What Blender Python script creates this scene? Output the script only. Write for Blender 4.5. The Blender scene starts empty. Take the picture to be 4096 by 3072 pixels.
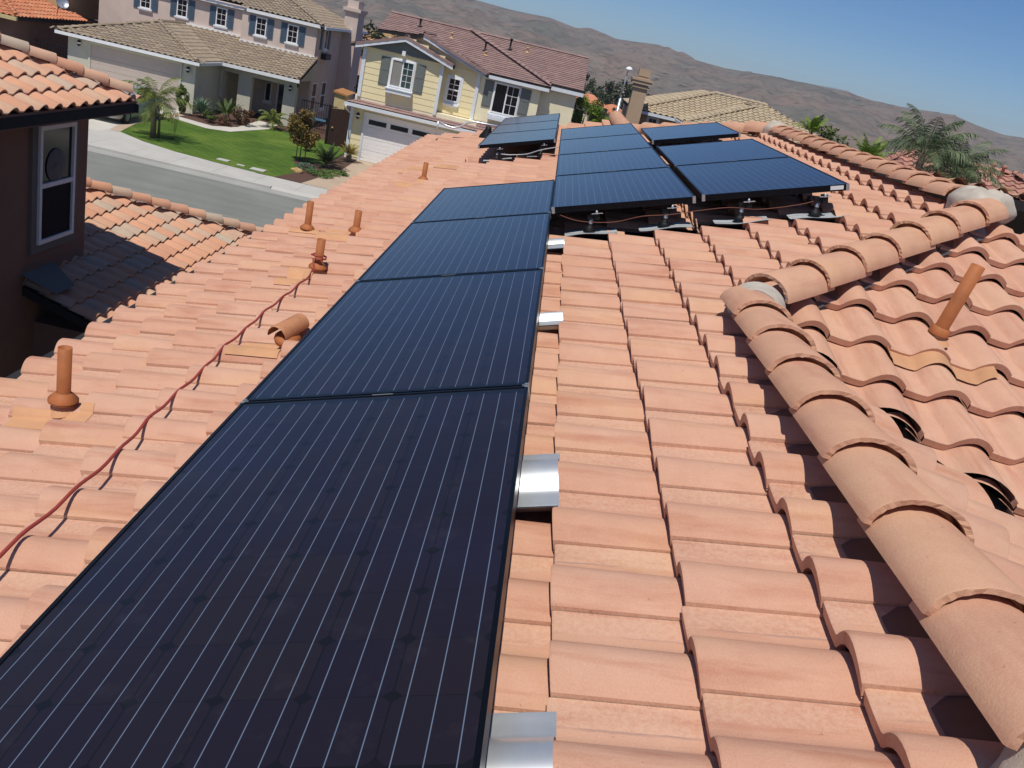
import bpy, bmesh, math, random
import numpy as np
from mathutils import Vector, Matrix
random.seed(7); np.random.seed(7)
S=bpy.context.scene; COL=S.collection
# ---------------------------------------------------------------- camera, light
cd=bpy.data.cameras.new('camera'); cam=bpy.data.objects.new('camera',cd); COL.objects.link(cam)
cam.matrix_world=Matrix(((0.974826,-0.222190,-0.018615,-0.108104),(0.062482,0.352361,-0.933776,-2.672264),(0.214035,0.909106,0.357374,1.013155),(0,0,0,1)))
cd.lens=30.74; cd.sensor_width=36; cd.clip_start=0.05; cd.clip_end=9000
S.camera=cam
HAZE=.00026
SUN=Vector((-.14,-.43,1)).normalized(); EL=math.asin(SUN.z); AZ=math.atan2(SUN.x,SUN.y)
w=bpy.data.worlds.new('World'); S.world=w; w.use_nodes=True
nt=w.node_tree; bg=nt.nodes['Background']; sky=nt.nodes.new('ShaderNodeTexSky'); sky.sky_type='NISHITA'; sky.sun_disc=False
sky.sun_elevation=EL; sky.sun_rotation=AZ; sky.air_density=0.8; sky.dust_density=0.2; sky.ozone_density=9.0; sky.altitude=300
hs=nt.nodes.new('ShaderNodeHueSaturation'); hs.inputs['Saturation'].default_value=1.10; hs.inputs['Value'].default_value=1.0; hs.inputs['Hue'].default_value=.503; nt.links.new(sky.outputs[0],hs.inputs['Color']); nt.links.new(hs.outputs[0],bg.inputs[0]); bg.inputs[1].default_value=0.085
ld=bpy.data.lights.new('sun','SUN'); ld.energy=3.95; ld.angle=math.radians(.53); ld.color=(1,.95,.87)
lo=bpy.data.objects.new('sun',ld); COL.objects.link(lo); lo.rotation_euler=SUN.to_track_quat('Z','Y').to_euler(); lo.location=(0,0,60)
S.view_settings.view_transform='Standard'; S.view_settings.look='None'; S.view_settings.exposure=0; S.view_settings.gamma=1
S.render.engine='CYCLES'
try:
    S.cycles.max_bounces=6; S.cycles.transparent_max_bounces=8
except Exception: pass
# ---------------------------------------------------------------- material helpers
def lin(c):
    if isinstance(c,str):
        c=[int(c[i:i+2],16)/255 for i in (0,2,4)]
        c=[(x/12.92 if x<=.04045 else ((x+.055)/1.055)**2.4) for x in c]
    return (c[0],c[1],c[2],1)
class N:
    def __init__(s,name,rough=.8,spec=.3,metal=0):
        s.m=bpy.data.materials.new(name); s.m.use_nodes=True; s.t=s.m.node_tree; s.b=s.t.nodes['Principled BSDF']
        s.b.inputs['Roughness'].default_value=rough; s.b.inputs['Specular IOR Level'].default_value=spec; s.b.inputs['Metallic'].default_value=metal
    def n(s,t,**k):
        x=s.t.nodes.new(t)
        for a,v in k.items(): setattr(x,a,v)
        return x
    def l(s,a,b): s.t.links.new(a,b)
    def math(s,op,a,b=None,c=None):
        x=s.n('ShaderNodeMath',operation=op)
        for i,v in enumerate((a,b,c)):
            if v is None: continue
            if isinstance(v,(int,float)): x.inputs[i].default_value=v
            else: s.l(v,x.inputs[i])
        return x.outputs[0]
    def coord(s,kind='Object',scale=(1,1,1)):
        if kind=='UV':
            c=s.n('ShaderNodeUVMap').outputs[0]
        else: c=s.n('ShaderNodeTexCoord').outputs[kind]
        mp=s.n('ShaderNodeMapping'); mp.inputs['Scale'].default_value=scale; s.l(c,mp.inputs[0]); return mp.outputs[0]
    def noise(s,vec,scale,detail=4,rough=.6,dist=0):
        x=s.n('ShaderNodeTexNoise'); s.l(vec,x.inputs['Vector']); x.inputs['Scale'].default_value=scale; x.inputs['Detail'].default_value=detail; x.inputs['Roughness'].default_value=rough; x.inputs['Distortion'].default_value=dist
        return x.outputs[0]
    def ramp(s,f,stops,interp='LINEAR'):
        x=s.n('ShaderNodeValToRGB'); x.color_ramp.interpolation=interp; e=x.color_ramp.elements
        while len(e)<len(stops): e.new(.5)
        for i,(p,c) in enumerate(stops):
            e[i].position=p; e[i].color=lin(c) if not isinstance(c,(int,float)) else (c,c,c,1)
        s.l(f,x.inputs[0]); return x.outputs[0]
    def mix(s,f,a,b,mode='MIX'):
        x=s.n('ShaderNodeMix',data_type='RGBA',blend_type=mode)
        for v,i in ((f,0),(a,6),(b,7)):
            if isinstance(v,(int,float)): x.inputs[i].default_value=v
            elif isinstance(v,(str,tuple,list)): x.inputs[i].default_value=lin(v)
            else: s.l(v,x.inputs[i])
        return x.outputs[2]
    def attr(s,name): return s.n('ShaderNodeAttribute',attribute_name=name).outputs['Fac']
    def color(s,c):
        if isinstance(c,(str,tuple,list)): s.b.inputs['Base Color'].default_value=lin(c)
        else: s.l(c,s.b.inputs['Base Color'])
    def bump(s,h,strength=.3,dist=.01):
        x=s.n('ShaderNodeBump'); x.inputs['Strength'].default_value=strength; x.inputs['Distance'].default_value=dist; s.l(h,x.inputs['Height']); s.l(x.outputs[0],s.b.inputs['Normal'])
def plain(name,c,rough=.7,metal=0,var=.12,scale=6,spec=.3,bump=0):
    m=N(name,rough,spec,metal); v=m.coord('Object'); n=m.noise(v,scale,5,.65)
    cc=lin(c); d=tuple(x*(1-var) for x in cc[:3]); h=tuple(min(1,x*(1+var)) for x in cc[:3])
    m.color(m.ramp(n,[(.3,d),(.7,h)]))
    if bump: m.bump(m.noise(v,scale*20,3),bump,.003)
    return m.m
def tile_mat(name,cols,stain='B0603A',rough=.88,grain=True,stainamt=.45,fade='C9B59A',ph=None):
    m=N(name,rough,.2); r=m.attr('rnd'); uv=m.coord('UV')
    base=m.ramp(r,[(i/(max(1,len(cols)-1)),c) for i,c in enumerate(cols)])
    cmb=m.n('ShaderNodeCombineXYZ'); m.l(m.math('MULTIPLY',r,37.0),cmb.inputs[2])
    add=m.n('ShaderNodeVectorMath',operation='ADD'); m.l(uv,add.inputs[0]); m.l(cmb.outputs[0],add.inputs[1])
    mp=m.n('ShaderNodeMapping'); mp.inputs['Scale'].default_value=(2.2,17,1); m.l(add.outputs[0],mp.inputs[0])
    st=m.noise(mp.outputs[0],1.0,4,.6,.3)
    c=m.mix(m.math('MULTIPLY',m.ramp(st,[(.50,0.0),(.74,1.0)]),stainamt),base,stain)
    mp2=m.n('ShaderNodeMapping'); mp2.inputs['Scale'].default_value=(1.2,5,1); mp2.inputs['Location'].default_value=(3,8,2); m.l(add.outputs[0],mp2.inputs[0])
    st2=m.noise(mp2.outputs[0],1.0,3,.6)
    c=m.mix(m.math('MULTIPLY',m.ramp(st2,[(.5,0.0),(.75,1.0)]),.35),c,fade)
    g=m.noise(uv,210,3,.7)
    c=m.mix(.32,c,m.ramp(g,[(.3,.35),(.7,.72)]),'SOFT_LIGHT')
    g2=m.noise(uv,9,5,.7)
    c=m.mix(.22,c,m.ramp(g2,[(.3,.3),(.7,.75)]),'SOFT_LIGHT')
    if ph is not None:
        sx=m.n('ShaderNodeSeparateXYZ'); m.l(uv,sx.inputs[0]); fv=m.math('FRACT',m.math('DIVIDE',m.math('SUBTRACT',sx.outputs[1],ph),.287))
        band=m.math('MULTIPLY',m.math('GREATER_THAN',fv,.76),m.ramp(m.noise(uv,75,3,.7),[(.42,0.0),(.58,1.0)])); c=m.mix(m.math('MULTIPLY',band,.24),c,'DDBFA6')
        ln=m.math('MULTIPLY',m.math('LESS_THAN',m.math('ABSOLUTE',m.math('SUBTRACT',m.math('ADD',fv,m.math('MULTIPLY',m.noise(uv,30,2,.5),.03)),.765)),.012),m.ramp(m.noise(mp.outputs[0],1.3,3,.6),[(.50,0.0),(.60,1.0)])); c=m.mix(m.math('MULTIPLY',ln,.55),c,'9A8078')
    sp=m.noise(uv,60,2,.5); c=m.mix(m.math('MULTIPLY',m.ramp(sp,[(.72,0.0),(.78,1.0)]),.4),c,'7A4A38')
    m.color(c)
    if grain: m.bump(m.math('ADD',g,m.noise(uv,26,3,.6)),.35,.004)
    return m.m
M={}
CL=['C98F6E','D49C7B','D8A384','CD9474']
M['clay']=tile_mat('clay_tile',['C0917A','C89A82','CBA087','C5967C'],stain='A5664C',stainamt=.5,fade='D2AE88')
M['clay_main']=tile_mat('clay_tile_scuffed',['C4947C','C89A82','CA9E86','C6977E'],stain='A5644C',stainamt=.55,fade='D6AE82',ph=2.74-20*.287)
M['cap']=tile_mat('clay_ridge_tile',['C4957A','C99C80','C4967C','CA9E80'],stain='AE7462',stainamt=.55,fade='D6B080')
M['nb_tile']=tile_mat('blended_clay_tile',['CF9A7C','D6A282','C6A68C','D49E7E','CC9678','B9AA96','D6A284'],stain='A08C80',stainamt=.45,fade='D0B094')
M['grey_tile']=tile_mat('taupe_roof_tile',['8C7D6E','9A8B7A','93836F','A69680'],stain='5E5650',stainamt=.35,fade='A89A85',grain=False)
M['mauve_tile']=tile_mat('mauve_flat_tile',['8E7470','9A7F78','8A706C','A0857C'],stain='6A5654',stainamt=.3,fade='9C8A80',grain=False)
M['orange_tile']=tile_mat('orange_clay_tile',['C07A58','CB8561','B87052'],stain='94503A',grain=False)
M['beige_tile']=tile_mat('beige_roof_tile',['A6967E','B3A288','AB9B80','BCAA8C'],stain='807262',stainamt=.3,grain=False)
M['pink_tile']=tile_mat('rose_clay_tile',['A87868','B88674','9A6E62','C29080'],stain='7E5A54',grain=False)
M['felt']=plain('roof_felt','2A2A2C',.9)
M['mortar']=plain('mortar','B8AEA0',.95,var=.18,scale=9,bump=.5)
M['black_frame']=plain('black_anodised_frame','17191E',.35,metal=.6,var=.1)
M['steel']=plain('galvanised_steel','B4B8BC',.35,metal=.55,var=.15)
M['alum']=plain('bright_aluminium','D2D6D8',.36,metal=.65,var=.10)
M['flash_metal']=plain('dull_flashing_metal','C2C6C8',.45,metal=.25,var=.12)
M['rubber']=plain('black_rubber','101114',.6)
M['key']=plain('silver_corner','B4B6B4',.4,metal=.7)
M['copper']=plain('bare_copper_wire','7A4A3C',.5,metal=.3)
M['cord']=plain('red_cord_jacket','98403A',.55,var=.15)
M['rust']=plain('painted_pipe','A8663C',.65,var=.22,scale=7)
M['rustflash']=plain('painted_flashing','C4946E',.75,var=.14,scale=4)
M['lead']=plain('valley_metal','8A9298',.35,metal=.8)
M['sticker']=plain('white_sticker','D8D8D6',.5)
def glass_mat(name,c,rough=.05,spec=.6):
    m=N(name,rough,spec); m.color(c); return m.m
M['pane']=glass_mat('window_glass','14161C',.08,.4)
M['pane_teal']=glass_mat('tinted_window_glass','2C4A4A',.08,.8)
M['blind']=plain('window_blind','8E8A84',.7,var=.05)
M['white']=plain('white_trim','ECEDED',.6,var=.05)
M['whiteblue']=plain('gutter_paint','DDE2E6',.5,var=.05)
M['garage_white']=plain('garage_door_white','EEECE8',.55,var=.04)
M['taupe_door']=plain('garage_door_taupe','BFB1A6',.6,var=.05)
M['shutter_blue']=plain('blue_shutter','526576',.6,var=.1)
M['shutter_grey']=plain('grey_shutter','6E7370',.6,var=.08)
M['iron']=plain('black_iron','1A1A1C',.5)
M['gate']=plain('dark_brown_gate','3A2620',.7,var=.2)
M['bark']=plain('bark','7A6A58',.9,var=.3,scale=14)
M['wood']=plain('cream_board','CDBB88',.7,var=.1)
M['woodtop']=plain('orange_brown_roof','A8784C',.8,var=.12)
M['mulch']=plain('brown_mulch','5A4238',.95,var=.4,scale=30,bump=.5)
M['rock']=plain('golden_rock','B59868',.9,var=.3,scale=5)
def stucco(name,c,var=.07):
    m=N(name,.92,.15); v=m.coord('Object'); n=m.noise(v,1.3,5,.6); cc=lin(c)
    col=m.ramp(n,[(.3,tuple(x*(1-var) for x in cc[:3])),(.7,tuple(min(1,x*(1+var)) for x in cc[:3]))]); m.color(col)
    m.bump(m.noise(v,45,3,.7),.35,.01); return m.m
M['st_tan']=stucco('tan_stucco','D2C0B4'); M['st_grey']=stucco('grey_green_stucco','C6C3B2'); M['st_brown']=stucco('brown_stucco','866A5C',.1); M['st_trim']=stucco('grey_trim','787670',.06)
M['st_cream']=stucco('cream_stucco','F2E8C6'); M['st_yellow']=stucco('yellow_siding_paint','EEDFB2',.03); M['st_beige']=stucco('beige_stucco','B79F84')
M['st_gold']=stucco('golden_stucco','C0A078'); M['st_base']=stucco('foreground_stucco','A88872')
def asphalt():
    m=N('asphalt',.92,.2); v=m.coord('Object'); n=m.noise(v,.35,6,.65); f=m.noise(v,40,3,.8)
    v2=m.coord('Object',(.25,2.2,1)); s=m.noise(v2,1.0,4,.6)
    c=m.ramp(n,[(.3,'757770'),(.7,'858680')]); c=m.mix(.4,c,m.ramp(s,[(.3,.35),(.7,.7)]),'SOFT_LIGHT'); c=m.mix(.5,c,m.ramp(f,[(.3,.3),(.7,.7)]),'SOFT_LIGHT'); m.color(c); m.bump(f,.4,.01); return m.m
M['asphalt']=asphalt()
def concrete(name,c,joint=None):
    m=N(name,.9,.2); v=m.coord('Object'); n=m.noise(v,.8,6,.65); cc=lin(c)
    col=m.ramp(n,[(.3,tuple(x*.88 for x in cc[:3])),(.7,tuple(min(1,x*1.06) for x in cc[:3]))])
    f=m.noise(v,30,3,.8); col=m.mix(.3,col,m.ramp(f,[(.3,.35),(.7,.65)]),'SOFT_LIGHT'); m.color(col); return m.m
M['conc']=concrete('sidewalk_concrete','BDBAB2'); M['conc_warm']=concrete('driveway_concrete','B9A58E'); M['gutterc']=concrete('gutter_concrete','A3A29C'); M['conc_white']=concrete('path_concrete','C9C4B8')
def lawn():
    m=N('lawn_grass',.95,.1); v=m.coord('Object'); n=m.noise(v,.5,5,.65); f=m.noise(v,24,4,.8)
    x=m.n('ShaderNodeTexWave',wave_type='BANDS',bands_direction='DIAGONAL'); x.inputs['Scale'].default_value=1.1; x.inputs['Distortion'].default_value=1.2; m.l(v,x.inputs['Vector'])
    c=m.ramp(n,[(.28,'445C28'),(.5,'58742F'),(.66,'6E8238'),(.8,'8A8444')]); c=m.mix(.25,c,m.ramp(x.outputs[1],[(0,.38),(1,.62)]),'SOFT_LIGHT'); c=m.mix(.8,c,m.ramp(f,[(.25,.2),(.75,.8)]),'SOFT_LIGHT'); m.color(c); m.bump(f,1,.05); return m.m
M['lawn']=lawn()
def leaf(name,cols,rough=.55):
    m=N(name,rough,.3); r=m.attr('rnd'); m.color(m.ramp(r,[(i/(len(cols)-1),c) for i,c in enumerate(cols)])); return m.m
M['l_palm']=leaf('palm_frond',['3F4F22','5E6E2C','7A8438','4E5E2A','8C8A3C']); M['l_dark']=leaf('dark_leaf',['232E18','2E3A1E','3A4824','1E2814'])
M['l_mid']=leaf('green_leaf',['36451E','4A5C28','5C6E30','3E5024']); M['l_tree']=leaf('russet_green_leaf',['4A4A1E','6A6428','7E5A2A','54582A','8A6A30','44461E'])
M['l_agave']=leaf('agave_leaf',['5A7258','6E8468','4E6650','7A9070']); M['l_red']=leaf('russet_leaf',['5A3E28','6E4A30','4A3A22','7A5A3A'])
M['l_gold']=leaf('golden_frond',['8A7A3E','9A8A48','6E6A34','A8924E']); M['l_bright']=leaf('bright_leaf',['5E7A26','7A922E','4A661E','8AA038','3E5A1E'])
M['l_far']=leaf('far_leaf',['2A3624','36422A','414C30','202B1E']); M['l_grey']=leaf('grey_green_frond',['50603E','66785A','40502F','7E8A66','5A6A48'])
M['l_olive']=leaf('olive_grass',['6A6A3A','7E7A44','56582E','8A8450'])
M['l_ground']=leaf('ground_cover',['3E5A26','4C6E2E','5A7A34','70883C'])
# solar glass
def pv():
    m=N('solar_glass',.085,.5); uv=m.n('ShaderNodeUVMap').outputs[0]; sp=m.n('ShaderNodeSeparateXYZ'); m.l(uv,sp.inputs[0])
    q=.1575; u=m.math('DIVIDE',m.math('SUBTRACT',sp.outputs[0],.035),q); v=m.math('DIVIDE',m.math('SUBTRACT',sp.outputs[1],.012),q)
    fu=m.math('ABSOLUTE',m.math('SUBTRACT',m.math('FRACT',u),.5)); fv=m.math('ABSOLUTE',m.math('SUBTRACT',m.math('FRACT',v),.5))
    dia=m.math('GREATER_THAN',m.math('ADD',fu,fv),.885)
    gap=m.math('MAXIMUM',m.math('GREATER_THAN',fu,.4935),m.math('GREATER_THAN',fv,.488))
    inu=m.math('MULTIPLY',m.math('GREATER_THAN',u,0.0),m.math('LESS_THAN',u,10.0)); inv=m.math('MULTIPLY',m.math('GREATER_THAN',v,0.0),m.math('LESS_THAN',v,6.0))
    inside=m.math('MULTIPLY',inu,inv); back=m.math('MAXIMUM',m.math('MAXIMUM',dia,gap),m.math('SUBTRACT',1.0,inside))
    v3=m.math('FRACT',m.math('ADD',m.math('MULTIPLY',v,3.0),0.0)); bus=m.math('LESS_THAN',m.math('ABSOLUTE',m.math('SUBTRACT',v3,.5)),.019)
    inub=m.math('MULTIPLY',m.math('GREATER_THAN',u,-.06),m.math('LESS_THAN',u,10.06)); bus=m.math('MULTIPLY',bus,m.math('MULTIPLY',inub,inv))
    cu=m.math('FLOOR',u); cv=m.math('FLOOR',v); wn=m.n('ShaderNodeTexWhiteNoise',noise_dimensions='3D'); cx=m.n('ShaderNodeCombineXYZ'); m.l(cu,cx.inputs[0]); m.l(cv,cx.inputs[1])
    oi=m.n('ShaderNodeObjectInfo'); m.l(oi.outputs['Random'],cx.inputs[2]); m.l(cx.outputs[0],wn.inputs[0])
    c=m.ramp(wn.outputs[0],[(0,(.018,.013,.015)),(.5,(.015,.011,.017)),(1,(.018,.013,.015))])
    n=m.noise(m.coord('Object'),1.2,3,.5); c=m.mix(m.math('MULTIPLY',m.ramp(n,[(.5,0.0),(.75,1.0)]),.35),c,(.02,.02,.055))
    c=m.mix(back,c,(.009,.008,.008)); c=m.mix(bus,c,(.13,.17,.24)); 
    du=m.noise(m.coord('Object'),7,5,.7); c=m.mix(m.math('MULTIPLY',m.ramp(du,[(.55,0.0),(.8,1.0)]),.03),c,(.4,.38,.36)); m.color(c)
    m.b.inputs['IOR'].default_value=1.45; m.b.inputs['Roughness'].default_value=.10
    return m.m
M['pv']=pv()
# ---------------------------------------------------------------- mesh builder
class MB:
    def __init__(s): s.v=[]; s.f=[]; s.uv=[]; s.r=[]; s.sm=[]
    def face(s,pts,uv=None,r=None,smooth=False):
        i=len(s.v); s.v+= [tuple(p) for p in pts]; s.f.append(tuple(range(i,i+len(pts)))); s.uv.append(uv); s.r.append(random.random() if r is None else r); s.sm.append(smooth)
    def grid(s,P,r=None,smooth=True,closed=False,uv=None):
        # P[i][j] points; shared verts
        i0=len(s.v); n=len(P); m=len(P[0])
        for row in P: s.v+=[tuple(p) for p in row]
        r=random.random() if r is None else r
        for i in range(n-1):
            for j in range(m if closed else m-1):
                k=(j+1)%m; s.f.append((i0+i*m+j,i0+i*m+k,i0+(i+1)*m+k,i0+(i+1)*m+j)); s.r.append(r); s.sm.append(smooth)
                s.uv.append([uv[i][j],uv[i][k],uv[i+1][k],uv[i+1][j]] if uv else None)
    def box(s,a,b,F=None):
        (x0,y0,z0),(x1,y1,z1)=a,b
        if x0>x1:x0,x1=x1,x0
        if y0>y1:y0,y1=y1,y0
        if z0>z1:z0,z1=z1,z0
        P=[(x0,y0,z0),(x1,y0,z0),(x1,y1,z0),(x0,y1,z0),(x0,y0,z1),(x1,y0,z1),(x1,y1,z1),(x0,y1,z1)]
        if F: P=[F(*p) for p in P]
        i=len(s.v); s.v+=[tuple(p) for p in P]; r=random.random()
        for f in ((0,3,2,1),(4,5,6,7),(0,1,5,4),(1,2,6,5),(2,3,7,6),(3,0,4,7)):
            s.f.append(tuple(i+k for k in f)); s.uv.append(None); s.r.append(r); s.sm.append(False)
        return s
    def tube(s,pts,rad,n=8,cap=True,r=None):
        pts=[Vector(p) for p in pts]; rads=rad if isinstance(rad,(list,tuple)) else [rad]*len(pts)
        rows=[]; up=None
        for i,p in enumerate(pts):
            d=(pts[min(i+1,len(pts)-1)]-pts[max(i-1,0)]); 
            if d.length<1e-9: d=Vector((0,0,1))
            d.normalize()
            if up is None:
                a=Vector((0,0,1)) if abs(d.z)<.9 else Vector((1,0,0)); up=(a-d*a.dot(d)).normalized()
            else: up=(up-d*up.dot(d)).normalized()
            sd=d.cross(up); rows.append([p+(up*math.cos(2*math.pi*k/n)+sd*math.sin(2*math.pi*k/n))*rads[i] for k in range(n)])
        i0=len(s.v); s.grid(rows,closed=True,r=r)
        if cap:
            s.f.append(tuple(range(i0+n-1,i0-1,-1))); s.uv.append(None); s.r.append(.5); s.sm.append(False)
            e=i0+(len(pts)-1)*n; s.f.append(tuple(range(e,e+n))); s.uv.append(None); s.r.append(.5); s.sm.append(False)
        return s
    def lathe(s,c,prof,n=20,axis=(0,0,1)):
        ax=Vector(axis).normalized(); a=Vector((1,0,0)) if abs(ax.x)<.9 else Vector((0,1,0)); u=(a-ax*a.dot(ax)).normalized(); v=ax.cross(u); c=Vector(c)
        s.grid([[c+ax*h+(u*math.cos(2*math.pi*k/n)+v*math.sin(2*math.pi*k/n))*r for k in range(n)] for r,h in prof],closed=True); return s
    def build(s,name,mat,parent=None,loc=None):
        me=bpy.data.meshes.new(name); V=s.v
        if loc is None and parent is not None: loc=Vector((0,0,0))
        me.from_pydata(V,[],s.f)
        if any(u is not None for u in s.uv):
            ul=me.uv_layers.new(name='UVMap'); flat=[]
            for f,u in zip(s.f,s.uv):
                for k in range(len(f)): flat+= list(u[k]) if u is not None else [0,0]
            ul.data.foreach_set('uv',flat)
        at=me.attributes.new('rnd','FLOAT','FACE'); at.data.foreach_set('value',s.r)
        me.polygons.foreach_set('use_smooth',s.sm); me.materials.append(mat); me.update()
        o=bpy.data.objects.new(name,me); COL.objects.link(o)
        if parent is not None:
            o.parent=parent; root=parent
            o.matrix_parent_inverse=Matrix.Identity(4)
            off=world_loc(parent)
            me.transform(Matrix.Translation(-off))
        return o
def world_loc(o):
    p=Vector((0,0,0))
    while o is not None: p+=o.location; o=o.parent
    return p
def tag(o,label=None,cat=None,group=None,kind=None):
    if label: o['label']=label
    if cat: o['category']=cat
    if group: o['group']=group
    if kind: o['kind']=kind
    return o
def thing(name,label,cat,loc=(0,0,0),group=None):
    o=bpy.data.objects.new(name,None); COL.objects.link(o); o.location=loc; o.empty_display_size=.1
    return tag(o,label,cat,group)
def single(mb,name,mat,label,cat,group=None):
    # top-level one-mesh thing, origin moved to its base
    o=mb.build(name,mat); me=o.data
    co=np.empty(len(me.vertices)*3); me.vertices.foreach_get('co',co); co=co.reshape(-1,3)
    c=Vector((float(co[:,0].mean()),float(co[:,1].mean()),float(co[:,2].min()))); me.transform(Matrix.Translation(-c)); o.location=c
    return tag(o,label,cat,group)
def struct(mb,name,mat): 
    return tag(mb.build(name,mat),kind='structure')
def copy_tree(o,parent=None):
    c=o.copy(); COL.objects.link(c); c.parent=parent
    for ch in list(o.children): copy_tree(ch,c)
    return c
# ---------------------------------------------------------------- tile roofs
def prof_s(v):   # S tile section, v 0..1 from lip edge; returns height
    v=v%1.0
    if v<.62: 
        t=v/.62; return .011*(1-t)+.061*math.sin(math.pi*min(1,max(0,(t*.955+.045))))**.85
    t=(v-.62)/.38
    return .002+.010*max(0,(t-.35)/.65)
HI=[0,.02,.06,.11,.17,.24,.31,.38,.44,.50,.55,.60,.64,.70,.80,.90,.995]
LO=[0,.10,.28,.45,.60,.78,.995]
def roof_tiles(name,mat,parent,O,down,th,poly,pitch=.287,exp=.304,noses=None,phase=0,hi=True,scale=1,step=.032,flat=False,felt=True,skip=None,clip=True,jit=1.0,rot=None,holes=None,thk=.020):
    """O = 3D point on the base plane; down = unit plan vector; poly = plan polygon (convex)."""
    dx,dy=down; ct,stt=math.cos(th),math.sin(th)
    eu=np.array([-dx*ct,-dy*ct,stt]); er=np.array([dy,-dx,0.0]); en=np.cross(er,eu); 
    if en[2]<0: en=-en
    O=np.array(O,float)
    P=np.array(poly,float); rel=P-O[:2]
    A=rel@er[:2]; B=(rel@eu[:2])/(ct*ct)
    a0,a1,b0,b1=A.min(),A.max(),B.min(),B.max()
    if noses is None: noses=[b0+exp*i for i in range(int(math.ceil((b1-b0)/exp))+1)]
    vs=LO if not hi else HI
    if flat: vs=[0,.02,.98,.995]
    mb=MB(); r0=math.floor((a0-phase)/pitch)-1; r1=math.ceil((a1-phase)/pitch)+1
    for ci,b in enumerate(noses):
        e=(noses[ci+1]-b) if ci+1<len(noses) else exp
        if b>b1: break
        for j in range(r0,r1+1):
            y0=phase+j*pitch+(pitch*.5*(ci%2) if flat else 0)
            if y0+pitch<a0-.02 or y0>a1+.02: continue
            ca,cb=y0+pitch*.5,b+e*.5
            c=O[:2]+er[:2]*ca+eu[:2]*cb
            if not near_poly(c,P,(max(pitch,e)*.75 if clip is True or clip else .0)): continue
            if skip and skip(ci,j): continue
            dz=random.uniform(-.0025,.0025)*jit; db=random.uniform(-.006,.006)*jit; da=random.uniform(-.002,.002)*jit; rr=random.random(); sk=random.uniform(-.004,.004)*jit
            def pt(v,bb,off=0):
                h=(0 if flat else prof_s(v)*scale*(1-(.22 if hi else .1)*min(1.1,(bb-b)/e)))+step*(1-(bb-b)/e)+dz+off
                return O+er*(y0+v*pitch+da)+eu*(bb+db+sk*(v-.5))+en*h
            def uvp(v,bb): return (bb,y0+v*pitch)
            L=e+.03
            rows=[];uvs=[]
            for bb in ((b,b+.006,b+L) if hi else (b,b+L)):
                off=-.004 if (hi and bb==b) else 0
                rows.append([pt(v,bb,off) for v in vs]); uvs.append([uvp(v,bb) for v in vs])
            mb.grid(rows,r=rr,uv=uvs,smooth=not flat)
            th_=thk
            # nose face
            lo=[[pt(v,b,-.004) for v in vs],[pt(v,b,-th_-.004) for v in vs]]
            mb.grid(lo[::-1],r=rr,smooth=False,uv=[[uvp(v,b) for v in vs],[uvp(v,b-.02) for v in vs]])
            if hi:
                lo=[[pt(v,b,-th_-.004) for v in vs],[pt(v,b+.12,-th_-.004) for v in vs]]
                mb.grid(lo,r=rr,smooth=True,uv=[[uvp(v,b) for v in vs],[uvp(v,b+.1) for v in vs]])
            # lip side face
            q=[pt(0,b),pt(0,b+L),pt(0,b+L,-.022),pt(0,b,-.030)]; mb.face(q,uv=[uvp(0,b),uvp(0,b+L),uvp(-.05,b+L),uvp(-.05,b)],r=rr)
    o=mb.build(name,mat,parent)
    if clip:
        bm=bmesh.new(); bm.from_mesh(o.data); off=world_loc(parent) if parent else Vector((0,0,0))
        for i in range(len(P)):
            if isinstance(clip,(list,tuple)) and i not in clip: continue
            p,q=P[i],P[(i+1)%len(P)]; d=(q-p)/np.hypot(*(q-p)); n=np.array([d[1],-d[0]]); L=np.hypot(*(q-p))
            near=set()
            for f in bm.faces:
                c=f.calc_center_median(); t=np.array([c.x+off.x,c.y+off.y])-p; u=t@d
                if abs(t@n)<.6 and -.6<u<L+.6: near.add(f)
            g=set(near)
            for f in near: g.update(f.edges); g.update(f.verts)
            bmesh.ops.bisect_plane(bm,geom=list(g),plane_co=Vector((p[0],p[1],0))-Vector((off.x,off.y,0)),plane_no=Vector((n[0],n[1],0)))
        kill=[]
        for f in bm.faces:
            c=f.calc_center_median()
            if not pip((c.x+off.x,c.y+off.y),P):
                if isinstance(clip,(list,tuple)):
                    # keep when the nearest edge is an unclipped one
                    ds=[segd((c.x+off.x,c.y+off.y),P[i],P[(i+1)%len(P)]) for i in range(len(P))]; m=min(ds)
                    if min(d for i,d in enumerate(ds) if i not in clip)<=m+1e-6 if len(clip)<len(P) else False: continue
                kill.append(f)
        bmesh.ops.delete(bm,geom=kill,context='FACES')
        for h in (holes or []):   # delete faces whose centre lies in a plan circle/rect
            kill=[f for f in bm.faces if h(f.calc_center_median()+off)]
            bmesh.ops.delete(bm,geom=kill,context='FACES')
        bm.to_mesh(o.data); bm.free()
    if felt:
        fm=MB(); pts=[]
        for p in P:
            d=(p-O[:2]); a=d@er[:2]; b=(d@eu[:2])/(ct*ct); pts.append(O+er*a+eu*b-en*.035)
        nz=np.cross(pts[1]-pts[0],pts[2]-pts[0])[2]
        if nz<0: pts=pts[::-1]
        fm.face(pts); fm.face([p-np.array([0,0,.12]) for p in pts][::-1])
        n=len(pts)
        for i in range(n):
            a,b=pts[i],pts[(i+1)%n]; fm.face([a,a-np.array([0,0,.12]),b-np.array([0,0,.12]),b])
        fm.build('underlayment',M['felt'],parent)
    return o
def pip(c,P):
    x,y=c; r=False; n=len(P); j=n-1
    for i in range(n):
        if (P[i][1]>y)!=(P[j][1]>y) and x<(P[j][0]-P[i][0])*(y-P[i][1])/(P[j][1]-P[i][1])+P[i][0]: r=not r
        j=i
    return r
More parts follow.
